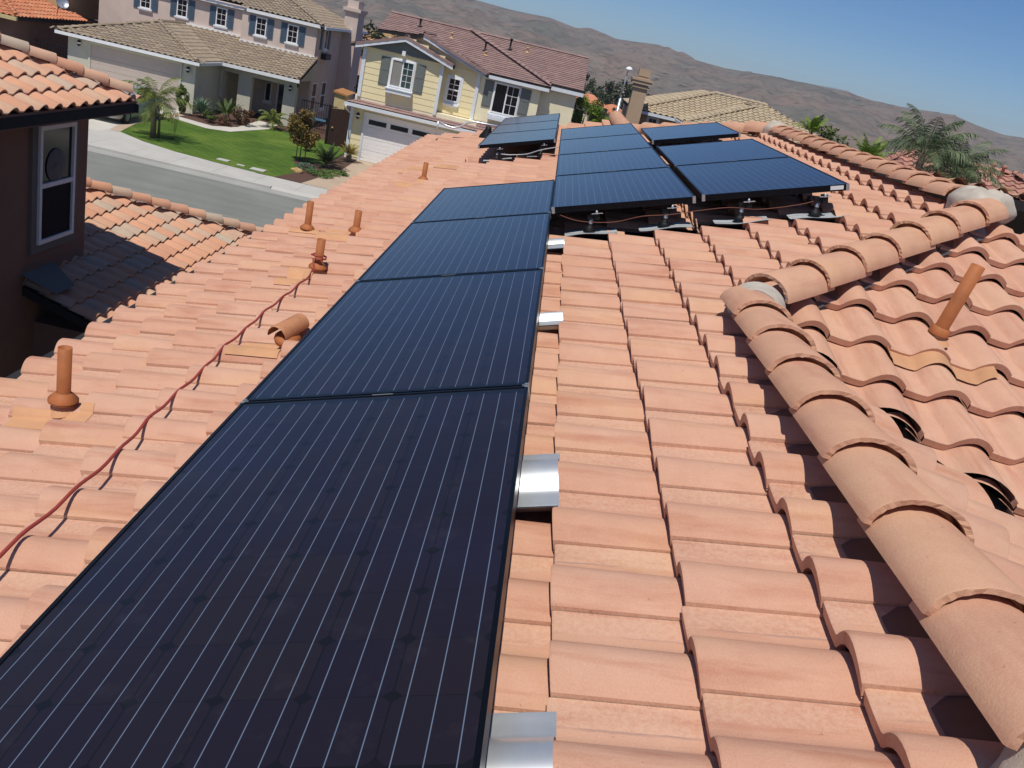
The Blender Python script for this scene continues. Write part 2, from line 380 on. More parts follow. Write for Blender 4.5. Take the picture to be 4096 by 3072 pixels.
def segd(c,p,q):
    dx,dy=q[0]-p[0],q[1]-p[1]; t=max(0,min(1,((c[0]-p[0])*dx+(c[1]-p[1])*dy)/(dx*dx+dy*dy))); return math.hypot(c[0]-p[0]-t*dx,c[1]-p[1]-t*dy)
def near_poly(c,P,m): return pip(c,P) or min(segd(c,P[i],P[(i+1)%len(P)]) for i in range(len(P)))<m
def ridge_cap(mb,p,q,r0=.125,r1=.112,th=.016,n=12,ang=200,rr=None,flat=1.0):
    """half-round cap from nose p (low end) to head q"""
    p=Vector(p);q=Vector(q); d=(q-p); L=d.length; d.normalize(); up=Vector((0,0,1)); up=(up-d*up.dot(d)).normalized(); sd=d.cross(up)
    rr=random.random() if rr is None else rr
    def ring(c,r):
        return [c+(up*math.cos(a)*flat+sd*math.sin(a))*r for a in [math.radians(-ang/2+ang*k/n) for k in range(n+1)]]
    nz=[random.uniform(-.0012,.0012) for _ in range(n+1)]
    def rough(R_): return [q_+d*random.uniform(-.0022,.0022)+up*random.uniform(-.0012,.0012) for q_ in R_]
    Ro=[rough(ring(p,r0-.003)),ring(p+d*.008,r0),ring(p+d*L*.5,(r0+r1)/2),ring(q,r1)]
    Ri=[rough(ring(p,r0-th)),ring(p+d*.2*1,r0-th-.003),ring(q,r1-th)]
    uv=lambda rows,vals:[[(v,k*r0*1.6/n) for k in range(n+1)] for v in vals]
    mb.grid(Ro,r=rr,uv=uv(Ro,[0,.006,L*.5,L])); mb.grid([x[::-1] for x in Ri],r=rr,uv=uv(Ri,[0,.2,L]))
    mb.grid([Ri[0],Ro[0]],r=rr,smooth=False,uv=uv(0,[0,.015])); mb.grid([Ro[-1],Ri[-1]],r=rr,smooth=False,uv=uv(0,[L,L-.015]))
    for k in (0,n):
        rows=[[Ro[i][k],Ri[min(i,2)][k]] for i in (1,3)]
        mb.face([Ro[1][k],Ro[3][k],Ri[2][k],Ri[0][k]],uv=[(0,0),(L,0),(L,.016),(0,.016)],r=rr)
def cap_line(parent,a,b,exposure=.345,r0=.125,mat='cap',sep=True,name='ridge_tile',tilt=.028,start=0,n=12,ang=190,th=.016,lift=0,flat=1.0):
    """caps from low/near end a to b, noses toward a"""
    a=Vector(a);b=Vector(b);d=(b-a);L=d.length;d.normalize(); up=Vector((0,0,1)); up=(up-d*up.dot(d)).normalized(); sd=d.cross(up)
    k=start; mb=MB(); lat=0
    if sep: n=26
    while k<L-.05:
        l=min(exposure+.07,L-k+.03); jit=random.uniform(-.006,.006)
        p=a+d*k+up*(tilt+lift)+sd*jit; q=a+d*(k+l)+up*lift+sd*(jit+random.uniform(-.006,.006))
        if sep: mb=MB()
        ridge_cap(mb,p,q,r0*random.uniform(.985,1.015),r0*.9,th=th,n=n,ang=ang,flat=flat)
        if sep: mb.build(name,M[mat],parent)
        k+=exposure
    if not sep: mb.build(name+'s' if not name.endswith('s') else name,M[mat],parent)
def blob(mb,c,rx,ry,rz,n=14,m=10,noise=.15,seed=0,rot=0):
    rnd=random.Random(seed); rows=[]
    ph=[rnd.uniform(0,6.28) for _ in range(6)]
    for i in range(m+1):
        t=math.pi*i/m; row=[]
        for j in range(n):
            p=2*math.pi*j/n; k=1+noise*(math.sin(3*p+ph[0]+2*t)+.6*math.sin(5*p+ph[1]-3*t)+.5*math.sin(7*t+ph[2]+p))*.5
            x=rx*k*math.sin(t)*math.cos(p); y=ry*k*math.sin(t)*math.sin(p); z=rz*k*math.cos(t)
            row.append((c[0]+x*math.cos(rot)-y*math.sin(rot),c[1]+x*math.sin(rot)+y*math.cos(rot),c[2]+z))
        rows.append(row[::-1])
    mb.grid(rows,closed=True)
# ================================================================ FOREGROUND ROOF
SL=.300884; TN=math.tan(SL); CS,SN=math.cos(SL),math.sin(SL)
n1=Vector((-SN,0,CS)); e1=Vector((CS,0,SN))
def roof(s,y,h=0): return Vector((s*CS,y,s*SN))+n1*h
HB=-.230   # base plane normal offset of the valleys of the tiles
home=thing('tiled_roof_house','salmon clay S-tile roof in the foreground carrying the black solar panels','house',(0,6,-5.65))
def zP1(X): return X*TN+HB/CS
XR=.93; YJ=1.25; XM=2.63; YM=2.95; YF=8.95; XE=-2.36
nos=[-2.442,-2.136,-1.832,-1.515,-1.195,-.872,-.548]+[-.223+.302*c for c in range(0,12)]
O1=np.array([0,0,HB/CS])
# nose offsets measured from O1 along eu ; O1 sits at s offset HB*tan

def inrect(x0,x1,y0,y1): return lambda c: x0<c.x<x1 and y0<c.y<y1
roof_tiles('roof_tiles',M['clay_main'],home,O1,(-1,0),SL,[(-2.5,-3.2),(XR,-3.2),(XR,YJ),(XM,YM),(XM,YF),(.93,10.65),(.93,13.62),(-2.5,13.62)],noses=[s-HB*TN for s in nos],phase=2.74-20*.287,hi=True,step=.042,thk=.032,clip=[1,2,3,4,5,6],
   holes=[(lambda c,ms=ms,my=my: abs(c.x/CS-ms)<.19 and my-.145<c.y<my+.16) for ms,my in ((.255,3.36),(.765,3.36),(1.275,3.38),(1.77,3.36),(-.80,8.52),(-.25,8.56))])
# P2 (faces the camera), P3 (right of the near ridge), rear planes
YO=.32
O2=np.array([0,YO,HB/CS])
roof_tiles('roof_tiles',M['clay'],home,O2,(0,-1),SL,[(XR+.07,YJ),(XM,YM),(8.2,YM),(8.2,-1.2),(3.43,-1.2)],noses=[(1.26-YO)/CS+.309*k for k in range(-9,7)],phase=-(1.13+.287*.72)%.287,hi=True,step=.040,thk=.030,clip=True)
O3=np.array([2*XR,0,HB/CS])
roof_tiles('roof_tiles',M['clay'],home,O3,(1,0),SL,[(XR,-3.2),(XR,YJ-.05),(3.0,YJ-(3.0-XR)-.11),(3.0,-3.2)],exp=.31,phase=.1,hi=True,clip=[1,3])
O4=np.array([2*XM,0,HB/CS])
roof_tiles('roof_tiles',M['clay'],home,O4,(1,0),SL,[(XM,YM),(XM,YF),(7,YF),(7,YM)],exp=.31,hi=False)
O5=np.array([2*XM,YF+XM,HB/CS])
roof_tiles('roof_tiles',M['clay'],home,O5,(0,1),SL,[(XM,YF),(7,YF),(7,10.65),(.93,10.65)],exp=.31,hi=False)
roof_tiles('roof_tiles',M['clay'],home,O3,(1,0),SL,[(XR,10.65),(XR,13.62),(2.6,13.62),(2.6,9.0)],exp=.31,hi=False,felt=True)
# walls of the house below
mb=MB(); mb.box((-1.95,-3.0,-5.65),(7.0,9.0,-1.15)); mb.box((-1.95,9.0,-5.65),(2.3,13.2,-1.15)); mb.build('wall',M['st_base'],home)
mb=MB(); mb.box((-2.42,-3.2,-1.22),(-2.36,13.6,-1.03)); mb.box((-2.36,-3.2,-1.22),(-1.95,13.6,-1.19)); mb.box((-2.40,13.55,-1.22),(.93,13.60,-1.08)); mb.build('fascia',M['whiteblue'],home)
zR=zP1(XR)+.075; zM=zP1(XM)+.075
XC=XR-.012
cap_line(home,(XC,-1.555,zR),(XC,1.22,zR),exposure=.347,r0=.132,tilt=.028,ang=168,flat=.74,th=.020,lift=.018)
cap_line(home,(XR+.10,YJ+.10,zR+.02),(XM,YM,zM),exposure=.338,r0=.132,tilt=.032,start=.0,ang=170,flat=.80,lift=.008,th=.020)
cap_line(home,(XM,3.35,zM),(XM,YF-.1,zM),exposure=.347,r0=.132,tilt=.022,ang=170,flat=.78,th=.018,lift=.01)
cap_line(home,(.93,10.65,zR),(XM-.02,YF+.02,zM),exposure=.345,r0=.13,tilt=.03)
cap_line(home,(.93,13.6,zR),(.93,10.6,zR),exposure=.345,r0=.128,tilt=.03)
def mortar(c,rx,ry,rz,seed,rot=0):
    mb=MB(); blob(mb,c,rx,ry,rz,22,14,.12,seed,rot); mb.build('mortar',M['mortar'],home)
mb=MB(); ridge_cap(mb,(XR+.01,YJ-.11,zR+.004),(XR+.05,YJ+.02,zR+.012),.131,.134,th=.05,n=18,ang=176,flat=.92); blob(mb,(XR+.05,YJ+.02,zR+.01),.122,.06,.112,22,14,.1,1,-.35); mb.build('mortar',M['mortar'],home)
mortar((XR+.05,-1.60,zR-.03),.19,.17,.165,2)
mortar((XM-.0,3.17,zM+.03),.125,.22,.115,3,.25)
mortar((XM+.13,YM+.22,zM+.04),.17,.13,.11,7,.9)
mortar((XM-.0,YF-.02,zM+.02),.16,.17,.13,4,.5)
mortar((.95,10.62,zR+.02),.15,.16,.12,5,.5)
# valley metal between the near small plane and the camera-facing plane, and metal under the caps
mb=MB()
def zP3(x): return zP1(2*XR-x)
for k in range(7):
    pass
A=Vector((XR+.05,YJ-.05,zP1(XR)-.02)); Bv=Vector((3.3,YJ-(3.3-XR),zP3(3.3)-.02)); sdv=Vector((.10,.10,.028))
mb.face([A-sdv,Bv-sdv,Bv,A]); mb.face([A,Bv,Bv+sdv,A+sdv]); mb.build('valley_flashing',M['lead'],home)
def under(a,b,w,name='ridge_flashing'):
    a=Vector(a);b=Vector(b);d=(b-a).normalized();s=d.cross(Vector((0,0,1))).normalized()
    mb=MB(); mb.face([a-s*w-Vector((0,0,.03)),a,b,b-s*w-Vector((0,0,.03))]); mb.face([a,a+s*w-Vector((0,0,.03)),b+s*w-Vector((0,0,.03)),b]); mb.build(name,M['lead'],home)
under((XR,-2.5,zR-.045),(XR,YJ,zR-.045),.112)
under((XR,YJ,zR-.035),(XM,YM,zM-.035),.12)
# ---------------------------------------------------------------- solar panels
PW,PL,PT=.967,1.662,.042
def make_panel(label):
    t=thing('solar_panel',label,'solar panel')
    mb=MB(); f=.011
    for a,b in (((0,0,-PT),(f,PL,0)),((PW-f,0,-PT),(PW,PL,0)),((f,0,-PT),(PW-f,f,0)),((f,PL-f,-PT),(PW-f,PL,0))): mb.box(a,b)
    mb.box((f,f,-PT),(.03,PL-f,-PT+.002)); mb.box((PW-.03,f,-PT),(PW-f,PL-f,-PT+.002)); mb.build('frame',M['black_frame'],t)
    mb=MB(); z=-.0025; mb.face([(f,f,z),(PW-f,f,z),(PW-f,PL-f,z),(f,PL-f,z)],uv=[(f,f),(f,PW-f),(PL-f,PW-f),(PL-f,f)]); mb.face([(f,f,z-.005),(f,PL-f,z-.005),(PW-f,PL-f,z-.005),(PW-f,f,z-.005)],uv=[(-1,-1)]*4); mb.build('cell_glass',M['pv'],t)
    for cx,cy,sx,sy in ((0,0,1,1),(PW,0,-1,1),(0,PL,1,-1),(PW,PL,-1,-1)):
        mb=MB(); e=.0012; mb.box((cx-sx*e,cy-sy*e,-PT-e),(cx+sx*.020,cy-sy*e+sy*.0026,.0015)); mb.box((cx-sx*e,cy+sy*.0014,-PT-e),(cx-sx*e+sx*.0026,cy+sy*.016,.0015)); mb.box((cx-sx*e,cy-sy*e,.0004),(cx+sx*.012,cy+sy*.012,.0016)); mb.build('corner_key',M['key'],t)
    mb=MB(); mb.box((PW*.5-.035,PL-.0095,.0006),(PW*.5+.035,PL-.004,.0016)); mb.build('badge',M['key'],t)
    return t
def put(t,s,y,h):
    m=Matrix(((CS,0,-SN),(0,1,0),(SN,0,CS))).to_4x4(); t.rotation_euler=m.to_euler(); t.location=roof(s,y,h); return t
PG='solar panels laid in staggered rows up the roof'
lab_used=[]
p0=make_panel('nearest solar panel, cut off by the bottom left of the picture')
put(p0,-.969,-1.672+.005,0)
def pan(s,y,h,label):
    c=copy_tree(p0); c['label']=label; put(c,s,y,h); return c
pan(-.969,.005,0,'second solar panel from the camera in the long left column')
pan(-.969,1.677,0,'third solar panel from the camera in the long left column')
pan(-.969,3.349,0,'farthest solar panel of the long left column, ending short of the raised pair')
for i,l in enumerate(['nearest panel of the middle column, above the first two black-footed posts','second panel up the middle column, beside the gap to the right column','third panel up the middle column, level with the lone upper right panel','farthest panel of the middle column, closest to the beige house']):
    pan(.0095,3.322+1.672*i,.036,l)
c1=pan(1.026,3.369,.036,'nearest panel of the right column with a white sticker on its front edge')
pan(1.026,3.369+1.672,.036,'second panel of the right column, behind the one with the sticker')
pan(1.040,7.432,.030,'lone solar panel farthest right, separated by a gap from the two below it')
for i,l in enumerate(['nearest of the three panels standing on posts at far left','middle one of the three panels standing at far left','farthest of the three far left panels, in front of the yellow house']):
    pan(-1.016,8.521+1.672*i,.036,l)
for o in list(COL.objects):
    if o.name.startswith('solar_panel'): o['group']=PG
st=MB(); st.box((.845,-.0018,-.032),(.93,-.0003,-.006)); so=st.build('sticker',M['sticker']); so.parent=c1
# ---------------------------------------------------------------- mounts
def tile_h(s,y):
    k=0
    for i,b in enumerate(nos):
        if s>=b: k=i
    b=nos[k]; e=(nos[k+1]-b) if k+1<len(nos) else .302
    v=((y-2.74)/.287)%1.0
    return HB+prof_s(v)*(1-.22*(s-b)/e)+.042*(1-(s-b)/e)
def drape(mb,s0,s1,y0,y1,off=.006,nv=26,nu=6,sm=.35):
    ss=np.linspace(s0,s1,7)
    def hh(y): return max(tile_h(q,y) for q in ss)
    Y=[y0+(y1-y0)*j/nv for j in range(nv+1)]; H=[hh(y) for y in Y]; H=[sum(H[max(0,j-1):j+2])/len(H[max(0,j-1):j+2]) for j in range(nv+1)]
    rows=[[roof(s0+(s1-s0)*i/nu,y,h+off) for y,h in zip(Y,H)] for i in range(nu+1)]
    mb.grid(rows,smooth=True)
    mb.grid([[p-n1*.003 for p in r] for r in rows][::-1],smooth=True)
def drape2(mb,s0,s1,y0,y1,off=.004,nv=40,nu=8):
    br=[s0]+[b for b in nos if s0<b<s1]+[s1]
    for a_,b_ in zip(br[:-1],br[1:]):
        if b_-a_<.01: continue
        rows=[[roof(a_+(b_-a_)*i/nu,y0+(y1-y0)*j/nv,tile_h(a_+.0005+(b_-a_-.001)*i/nu,y0+(y1-y0)*j/nv)+off) for j in range(nv+1)] for i in range(nu+1)]
        mb.grid(rows,smooth=True)
def mount(s,y,label,topn=-.045,fl=(.17,.13,.17,.13),lean=0):
    base=tile_h(s,y); t=thing('panel_mount',label,'panel mount',roof(s,y,-.178),'steel posts holding the panels above the tiles')
    mb=MB(); rows=[]
    for i in range(9):
        a_=-.17+.36*i/8; rows.append([roof(s+a_,y-.15+.30*j/10,(-.158 if s>0 else -.160)+.006*math.sin(a_*17+s*9)+(.014*(1-j/2) if j<2 else 0)+.004*math.sin(j*1.1)) for j in range(11)])
    mb.grid(rows); mb.grid([[p-n1*.003 for p in r] for r in rows][::-1])
    mb.build('flashing',M['flash_metal'],t)
    B=roof(s,y,-.150); up=Vector((-.06,0,1)).normalized()
    L=.098
    mb=MB(); mb.tube([B,B+up*L],.0145,12); mb.build('post',M['steel'],t)
    mb=MB(); mb.lathe(B+up*.0,[(.040,-.004),(.043,.010),(.034,.022),(.020,.034),(.0155,.052)],16,up); mb.build('rubber_boot',M['rubber'],t)
    T=B+up*L
    mb=MB(); mb.box((-.03,-.018,-.012),(.045,.018,.022),lambda x,z,q:tuple(T+e1*x+Vector((0,1,0))*z+n1*q)); mb.box((.02,-.03,-.018),(.055,.03,.034),lambda x,z,q:tuple(T+e1*x+Vector((0,1,0))*z+n1*q)); mb.build('leveling_foot',M['rubber'],t)
    mb=MB(); mb.box((.0,-.040,.024),(.075,-.020,.028),lambda x,z,q:tuple(T+e1*x+Vector((0,1,0))*z+n1*q)); mb.lathe(T+e1*.035+Vector((0,-.034,0))+n1*.022,[(.008,0),(.008,.02),(.004,.024)],8,n1); mb.build('clamp',M['alum'],t)
    return t
for_mounts=0
mount(.255,3.36,'steel post on bent flashing, leftmost under the middle column')
mount(.765,3.36,'steel post on a lifted flashing under the middle column, beside the gap')
mount(1.275,3.38,'steel post in shade under the left part of the stickered panel')
mount(1.77,3.36,'steel post on sunlit flashing under the stickered right panel')
mount(-.80,8.52,'steel post with sunlit flashing, left one under the far left panels')
mount(-.25,8.56,'steel post with sunlit flashing, right one under the far left panels')
def flash(s0,s1,y0,y1,label):
    mb=MB(); drape(mb,s0,s1,y0,y1,.007,nv=40); single(mb,'roof_flashing',M['alum'],label,'flashing','bright metal flashings along the left column')
flash(-.15,.098,-1.62,-1.32,'bright metal flashing nearest the camera, at the bottom edge of the picture')
flash(-.15,.092,-.60,-.16,'long bent metal flashing beside the nearest solar panel')
flash(-.15,.090,1.165,1.335,'small metal flashing over a missing tile beside the second panel')
flash(-.15,.085,2.77,3.07,'small metal flashing just below the middle column of panels')
# wires
def wire(pts,r,name,mat,label,cat,n=6,sub=6):
    P=[Vector(p) for p in pts]; out=[]
    for i in range(len(P)-1):
        a=P[max(i-1,0)];b=P[i];c=P[i+1];d=P[min(i+2,len(P)-1)]
        for k in range(sub):
            t=k/sub; out.append(.5*((2*b)+(c-a)*t+(2*a-5*b+4*c-d)*t*t+(3*b-a-3*c+d)*t**3))
    out.append(P[-1]); mb=MB(); mb.tube(out,r,n); return single(mb,name,mat,label,cat)
wire([roof(.06,3.33,-.02),roof(.2,3.31,-.07),roof(.42,3.30,-.09),roof(.62,3.30,-.065),roof(.8,3.31,-.07),roof(.98,3.32,-.06),roof(1.2,3.33,-.055),roof(1.4,3.35,-.085),roof(1.65,3.35,-.075),roof(1.8,3.35,-.05)],.0024,'ground_wire',M['copper'],'bare copper wire sagging under the front edge of the middle and right panels','wire')
wire([roof(-.74,8.50,-.09),roof(-.6,8.49,-.11),roof(-.42,8.49,-.115),roof(-.27,8.49,-.085),roof(-.15,8.49,-.07),roof(.01,8.49,-.06)],.006,'cable',M['steel'],'pale cable strung between the two posts of the far left panels','cable')
# red cord
cp=[(-1.345,-1.25),(-1.345,-.95),(-1.34,-.55),(-1.34,-.30),(-1.345,-.07),(-1.38,.25),(-1.39,.54),(-1.395,.8),(-1.42,1.13),(-1.41,1.39),(-1.415,1.68),(-1.40,2.06),(-1.40,2.46),(-1.42,2.66)]
pts=[]
N_=90
ys=np.linspace(-1.3,2.64,N_)
xs=np.interp(ys,[c[1] for c in cp],[c[0] for c in cp])
for x,y in zip(xs,ys):
    s=x/CS; v=((y-2.74)/.287)%1.0
    hc=HB+.042*.75+.061; sag=.0045*(1-math.cos(2*math.pi*(v-.30)))+.006*math.sin(y*2.3)
    pts.append(roof(s,y,hc+.008-sag))
ctr=Vector((-1.38,2.73,-.545))
for k in range(9):
    a=-2.2+k*.95; pts.append(ctr+Vector((math.cos(a)*.048,math.sin(a)*.048,.035+.003*k)))
mb=MB(); mb.tube(pts,.0058,8); single(mb,'cord',M['cord'],'red cord running over the tiles and looped round a vent pipe','cord')
# ---------------------------------------------------------------- roof vents
def vent(x,y,h,label,r=.027,patch=None,tilt=(0,0,1),zb=None,collar=1.0,wide=.058):
    s=x/CS; zb=roof(s,y,-.155).z if zb is None else zb
    t=thing('vent_pipe',label,'vent pipe',(x,y,zb),'painted vent pipes through the tiles'); b=Vector((x,y,zb)); up=Vector(tilt).normalized()
    mb=MB(); mb.lathe(b,[(r,-.03),(r,h),(r*.86,h),(r*.86,h-.10),(0.001,h-.10)],18,up); mb.build('pipe',M['rust'],t)
    mb=MB(); mb.lathe(b,[(wide*1.0,.004),(wide*1.0,.012),(r*1.35,.034*collar),(r*1.05,.042*collar)],20,up); mb.lathe(b,[(wide*1.0,.0),(r*1.0,.012)],20,up); mb.build('storm_collar',M['rust'],t)
    mb=MB(); mb.lathe(b-Vector((0,0,.02)),[(.062,-.03),(.048,-.008),(.036,.008),(r,.02)],18,Vector((-.25,0,1))); mb.build('boot',M['rustflash'],t)
    if patch:
        s0,s1,y0,y1=patch; mb=MB(); drape2(mb,s0,s1,y0,y1); mb.build('flashing',M['rustflash'],t)
    return t
vent(-1.80,.50,.235,'rusty vent pipe nearest the camera at the left edge of the roof',patch=(-2.12,-1.78,.30,.47))
vent(-1.38,2.73,.19,'vent pipe with the red cord looped round its foot',patch=(-1.70,-1.46,2.47,2.88))
vent(-1.87,4.27,.225,'vent pipe near the left eave, left of the short pair',patch=(-2.15,-1.9,4.2,4.45))
vent(-1.42,3.97,.165,'short vent pipe to the right of the eave one',patch=(-1.85,-1.50,3.85,4.2))
vent(-1.36,6.89,.19,'farthest vent pipe, alone on the roof below the yellow house',patch=(-1.75,-1.45,6.75,7.0))
v=vent(1.89,1.42,.36,'tall leaning rusty vent pipe on the camera-facing slope at right',r=.032,tilt=(.10,-.10,1),zb=.175,wide=.048)
mb=MB()
rows=[]; ph2=-(1.13+.287*.72)%.287
for i in range(5):
    y=1.275-i*.030; rows.append([Vector((x_,y,zP1(y-YO)+(.024+prof_s((-x_-ph2)/.287)*.9)/CS)) for x_ in np.linspace(1.60,2.10,40)])
mb.grid(rows); mb.build('flashing',M['rustflash'],v)
# half-round hood vent
t=thing('roof_vent','half-round hooded clay coloured vent beside the third panel','roof vent',roof(-1.18,1.22,-.16))
mb=MB(); p=roof(-1.245,1.15,-.118); q=roof(-1.18,1.34,-.108)
ridge_cap(mb,p,q,.052,.047,th=.004,n=16,ang=200); mb.build('hood',plain('hood_paint','B8805C',.7,var=.2,scale=12),t)
mb=MB(); blob(mb,roof(-1.22,1.22,-.15),.06,.09,.035,18,10,.05,9); mb.build('throat',M['rust'],t)
mb=MB(); drape2(mb,-1.46,-1.22,1.04,1.30); mb.build('flashing',M['rustflash'],t)
mb=MB(); drape2(mb,-1.95,-1.2,7.95,8.25); single(mb,'roof_flashing',M['rustflash'],'painted flat flashing patch on the far left tiles','flashing')
# conduit at far edge
t=thing('conduit','silver bent conduit crossing the far left edge of the roof','conduit',(-1.9,12.0,-.6))
mb=MB(); mb.tube([(-1.98,12.2,-.66),(-1.98,12.2,-.46)],.014,8); mb.tube([(-1.96,12.2,-.47),(-1.82,12.2,-.50),(-1.72,12.2,-.505),(-1.62,12.2,-.47),(-1.50,12.2,-.37),(-1.38,12.2,-.335),(-.75,12.2,-.31)],.017,8); mb.build('pipe',M['alum'],t)
mb=MB(); mb.lathe((-1.15,12.2,-.52),[(.13,-.05),(.125,.0),(.05,.12),(.05,.16),(.0,.16)],8); mb.build('rubber_foot',M['rubber'],t)
# ================================================================ helpers for walls
class Fr:
    def __init__(s,O,U,Nn): s.O=Vector(O); s.U=Vector(U).normalized(); s.N=Vector(Nn).normalized()
    def p(s,u,d,z): return tuple(s.O+s.U*u+s.N*d+Vector((0,0,z)))
    def box(s,mb,u0,u1,d0,d1,z0,z1): mb.box((u0,d0,z0),(u1,d1,z1),lambda x,y,z:s.p(x,y,z)); return mb
def fixn(o):
    bm=bmesh.new(); bm.from_mesh(o.data); bmesh.ops.recalc_face_normals(bm,faces=bm.faces[:]); bm.to_mesh(o.data); bm.free(); return o
def window(F,parent,u0,u1,z0,z1,split=None,grid=None,fw=.05,mat='white',pane='pane',sill=True,trim=0,blind=None,trimmat='white',sillw=.09):
    mb=MB()
    F.box(mb,u0,u0+fw,.002,.075,z0,z1);F.box(mb,u1-fw,u1,.002,.075,z0,z1);F.box(mb,u0+fw,u1-fw,.002,.075,z0,z0+fw);F.box(mb,u0+fw,u1-fw,.002,.075,z1-fw,z1)
    if split=='v': m=(u0+u1)/2; F.box(mb,m-.03,m+.03,.002,.07,z0+fw,z1-fw)
    if split=='h': m=(z0+z1)/2; F.box(mb,u0+fw,u1-fw,.002,.07,m-.03,m+.03)
    o=fixn(mb.build('window',M[mat],parent))
    mb=MB(); F.box(mb,u0+fw*.5,u1-fw*.5,.0,.036,z0+fw*.5,z1-fw*.5); fixn(mb.build('pane',M[pane],o))
    if grid:
        a,b,nx,nz=grid; mb=MB(); ga=u0+fw+(u1-u0-2*fw)*a; gb=u0+fw+(u1-u0-2*fw)*b
        for i in range(1,nx): x=ga+(gb-ga)*i/nx; F.box(mb,x-.009,x+.009,.037,.048,z0+fw,z1-fw)
        for i in range(1,nz): z=z0+fw+(z1-z0-2*fw)*i/nz; F.box(mb,ga,gb,.037,.050,z-.009,z+.009)
        fixn(mb.build('grille',M[mat],o))
    if blind:
        a,b=blind; mb=MB(); ga=u0+fw+(u1-u0-2*fw)*a; gb=u0+fw+(u1-u0-2*fw)*b; F.box(mb,ga,gb,.038,.043,z0+fw,z1-fw); fixn(mb.build('screen',M['blind'],o))
    if trim:
        mb=MB(); F.box(mb,u0-trim,u0-.002,.002,.04,z0-trim,z1+trim);F.box(mb,u1+.002,u1+trim,.002,.04,z0-trim,z1+trim);F.box(mb,u0-.002,u1+.002,.002,.04,z1+.002,z1+trim);F.box(mb,u0-.002,u1+.002,.002,.04,z0-trim,z0-.002); fixn(mb.build('trim',M[trimmat],o))
    if sill:
        mb=MB(); F.box(mb,u0-.09,u1+.09,.003,.12,z0-.08-trim,z0-.003-trim); F.box(mb,u0-.05,u1+.05,.003,.08,z0-.15-trim,z0-.081-trim); fixn(mb.build('sill',M[trimmat],o))
    return o
def shutter(F,parent,u0,u1,z0,z1,mat,panels=1):
    mb=MB(); F.box(mb,u0,u1,.002,.035,z0,z1)
    n=int((z1-z0)/.06)
    if panels==1:
        for i in range(n): z=z0+.05+(z1-z0-.1)*i/n; F.box(mb,u0+.04,u1-.04,.035,.043,z,z+.03)
    else:
        m=(z0+z1)/2
        for a,b in ((z0+.06,m-.04),(m+.04,z1-.06)): F.box(mb,u0+.05,u1-.05,.035,.045,a,b)
    return fixn(mb.build('shutter',M[mat],parent))
def siding(F,parent,u0,u1,z0,z1,mat,top=None,h=.27):
    """lap boards; top(u)->z limit optional polygon gable handled by clipping height"""
    mb=MB(); z=z0
    while z<z1-.01:
        zt=min(z+h,z1)
        a,b=u0,u1
        if top:
            # shrink span to gable width at board mid
            a,b=top((z+zt)/2)
            a=max(a,u0); b=min(b,u1)
            if b-a<.05: break
        mb.face([F.p(a,.016,z),F.p(b,.016,z),F.p(b,.004,zt),F.p(a,.004,zt)]); mb.face([F.p(a,.0,z),F.p(b,.0,z),F.p(b,.016,z),F.p(a,.016,z)])
        z=zt
    return mb.build('siding',M[mat],parent)
def lantern(F,parent,u,z,mat='iron'):
    mb=MB(); c=Vector(F.p(u,.13,z)); mb.lathe(c,[(.001,.22),(.05,.17),(.10,.14),(.085,.12),(.085,.0),(.055,-.07),(.001,-.10)],8); F.box(mb,u-.03,u+.03,.0,.10,z+.15,z+.19); o=mb.build('wall_lantern',M[mat],parent)
    mb=MB(); mb.lathe(c,[(.088,.09),(.088,.02)],8); mb.build('lantern_glass',M['white'],o); return o
def hip_caps(parent,a,b,mat,r=.11,e=.33,name='ridge_cap'): cap_line(parent,a,b,exposure=e,r0=r,mat=mat,sep=False,name=name,n=6,tilt=.025,ang=180)
G=-5.65
# ================================================================ NEIGHBOUR LEFT
nb=thing('neighbour_house','brown stucco house at left edge with white framed window and blended tile roofs','house',(-9,8,G))
mb=MB(); mb.box((-16,-2,G),(-6.6,9.93,-1.06)); mb.build('wall',M['st_brown'],nb)
mb=MB(); mb.box((-6.6,-2,-1.10),(-6.02,10.13,-1.062)); mb.box((-6.06,-2,-1.062),(-6.02,10.13,-.93)); mb.box((-16,9.935,-1.10),(-6.6,10.13,-1.062)); mb.box((-16,10.09,-1.062),(-6.06,10.13,-.93)); mb.build('fascia',M['st_brown'],nb)
th2=math.atan(.37)
Oh=np.array([-6.0,0,-.93])
roof_tiles('roof_tiles',M['nb_tile'],nb,Oh,(-1*-1,0),th2,[(-6.0,-2),(-6.0,10.1),(-11.0,5.1),(-11.0,-2)],pitch=.30,exp=.33,hi=True,clip=[1,2,3])
roof_tiles('roof_tiles',M['nb_tile'],nb,np.array([0,10.1,-.93]),(0,1),th2,[(-5.98,10.13),(-11,5.1),(-16,10.13)],pitch=.30,exp=.33,hi=False,clip=True)
cap_line(nb,(-6.08,10.02,-.84),(-11,5.1,.98),exposure=.345,r0=.115,mat='nb_tile',name='ridge_tile',tilt=.03)
F=Fr((-6.6,0,0),(0,1,0),(1,0,0))
o=window(F,nb,8.60,9.48,-2.87,-1.29,split='h',fw=.055,sill=False,trim=.12,trimmat='st_trim',pane='pane')
mb=MB(); F.box(mb,8.65,9.43,.037,.044,-2.82,-2.11); fixn(mb.build('insect_screen',plain('dark_insect_screen','1C1A1E',.95),o))
fan=MB(); c=Vector(F.p(9.02,.050,-1.84))
fan.lathe(c,[(.22,-.006),(.23,-.002),(.22,.003),(.06,.007)],30,(1,0,0)); fan.lathe(c+Vector((.003,0,0)),[(.06,.003),(.05,.010),(.001,.012)],16,(1,0,0)); single(fan,'window_fan',plain('fan_grey','6A686A',.8,var=.2),'pale round fan in the upper sash of the neighbour window','fan')
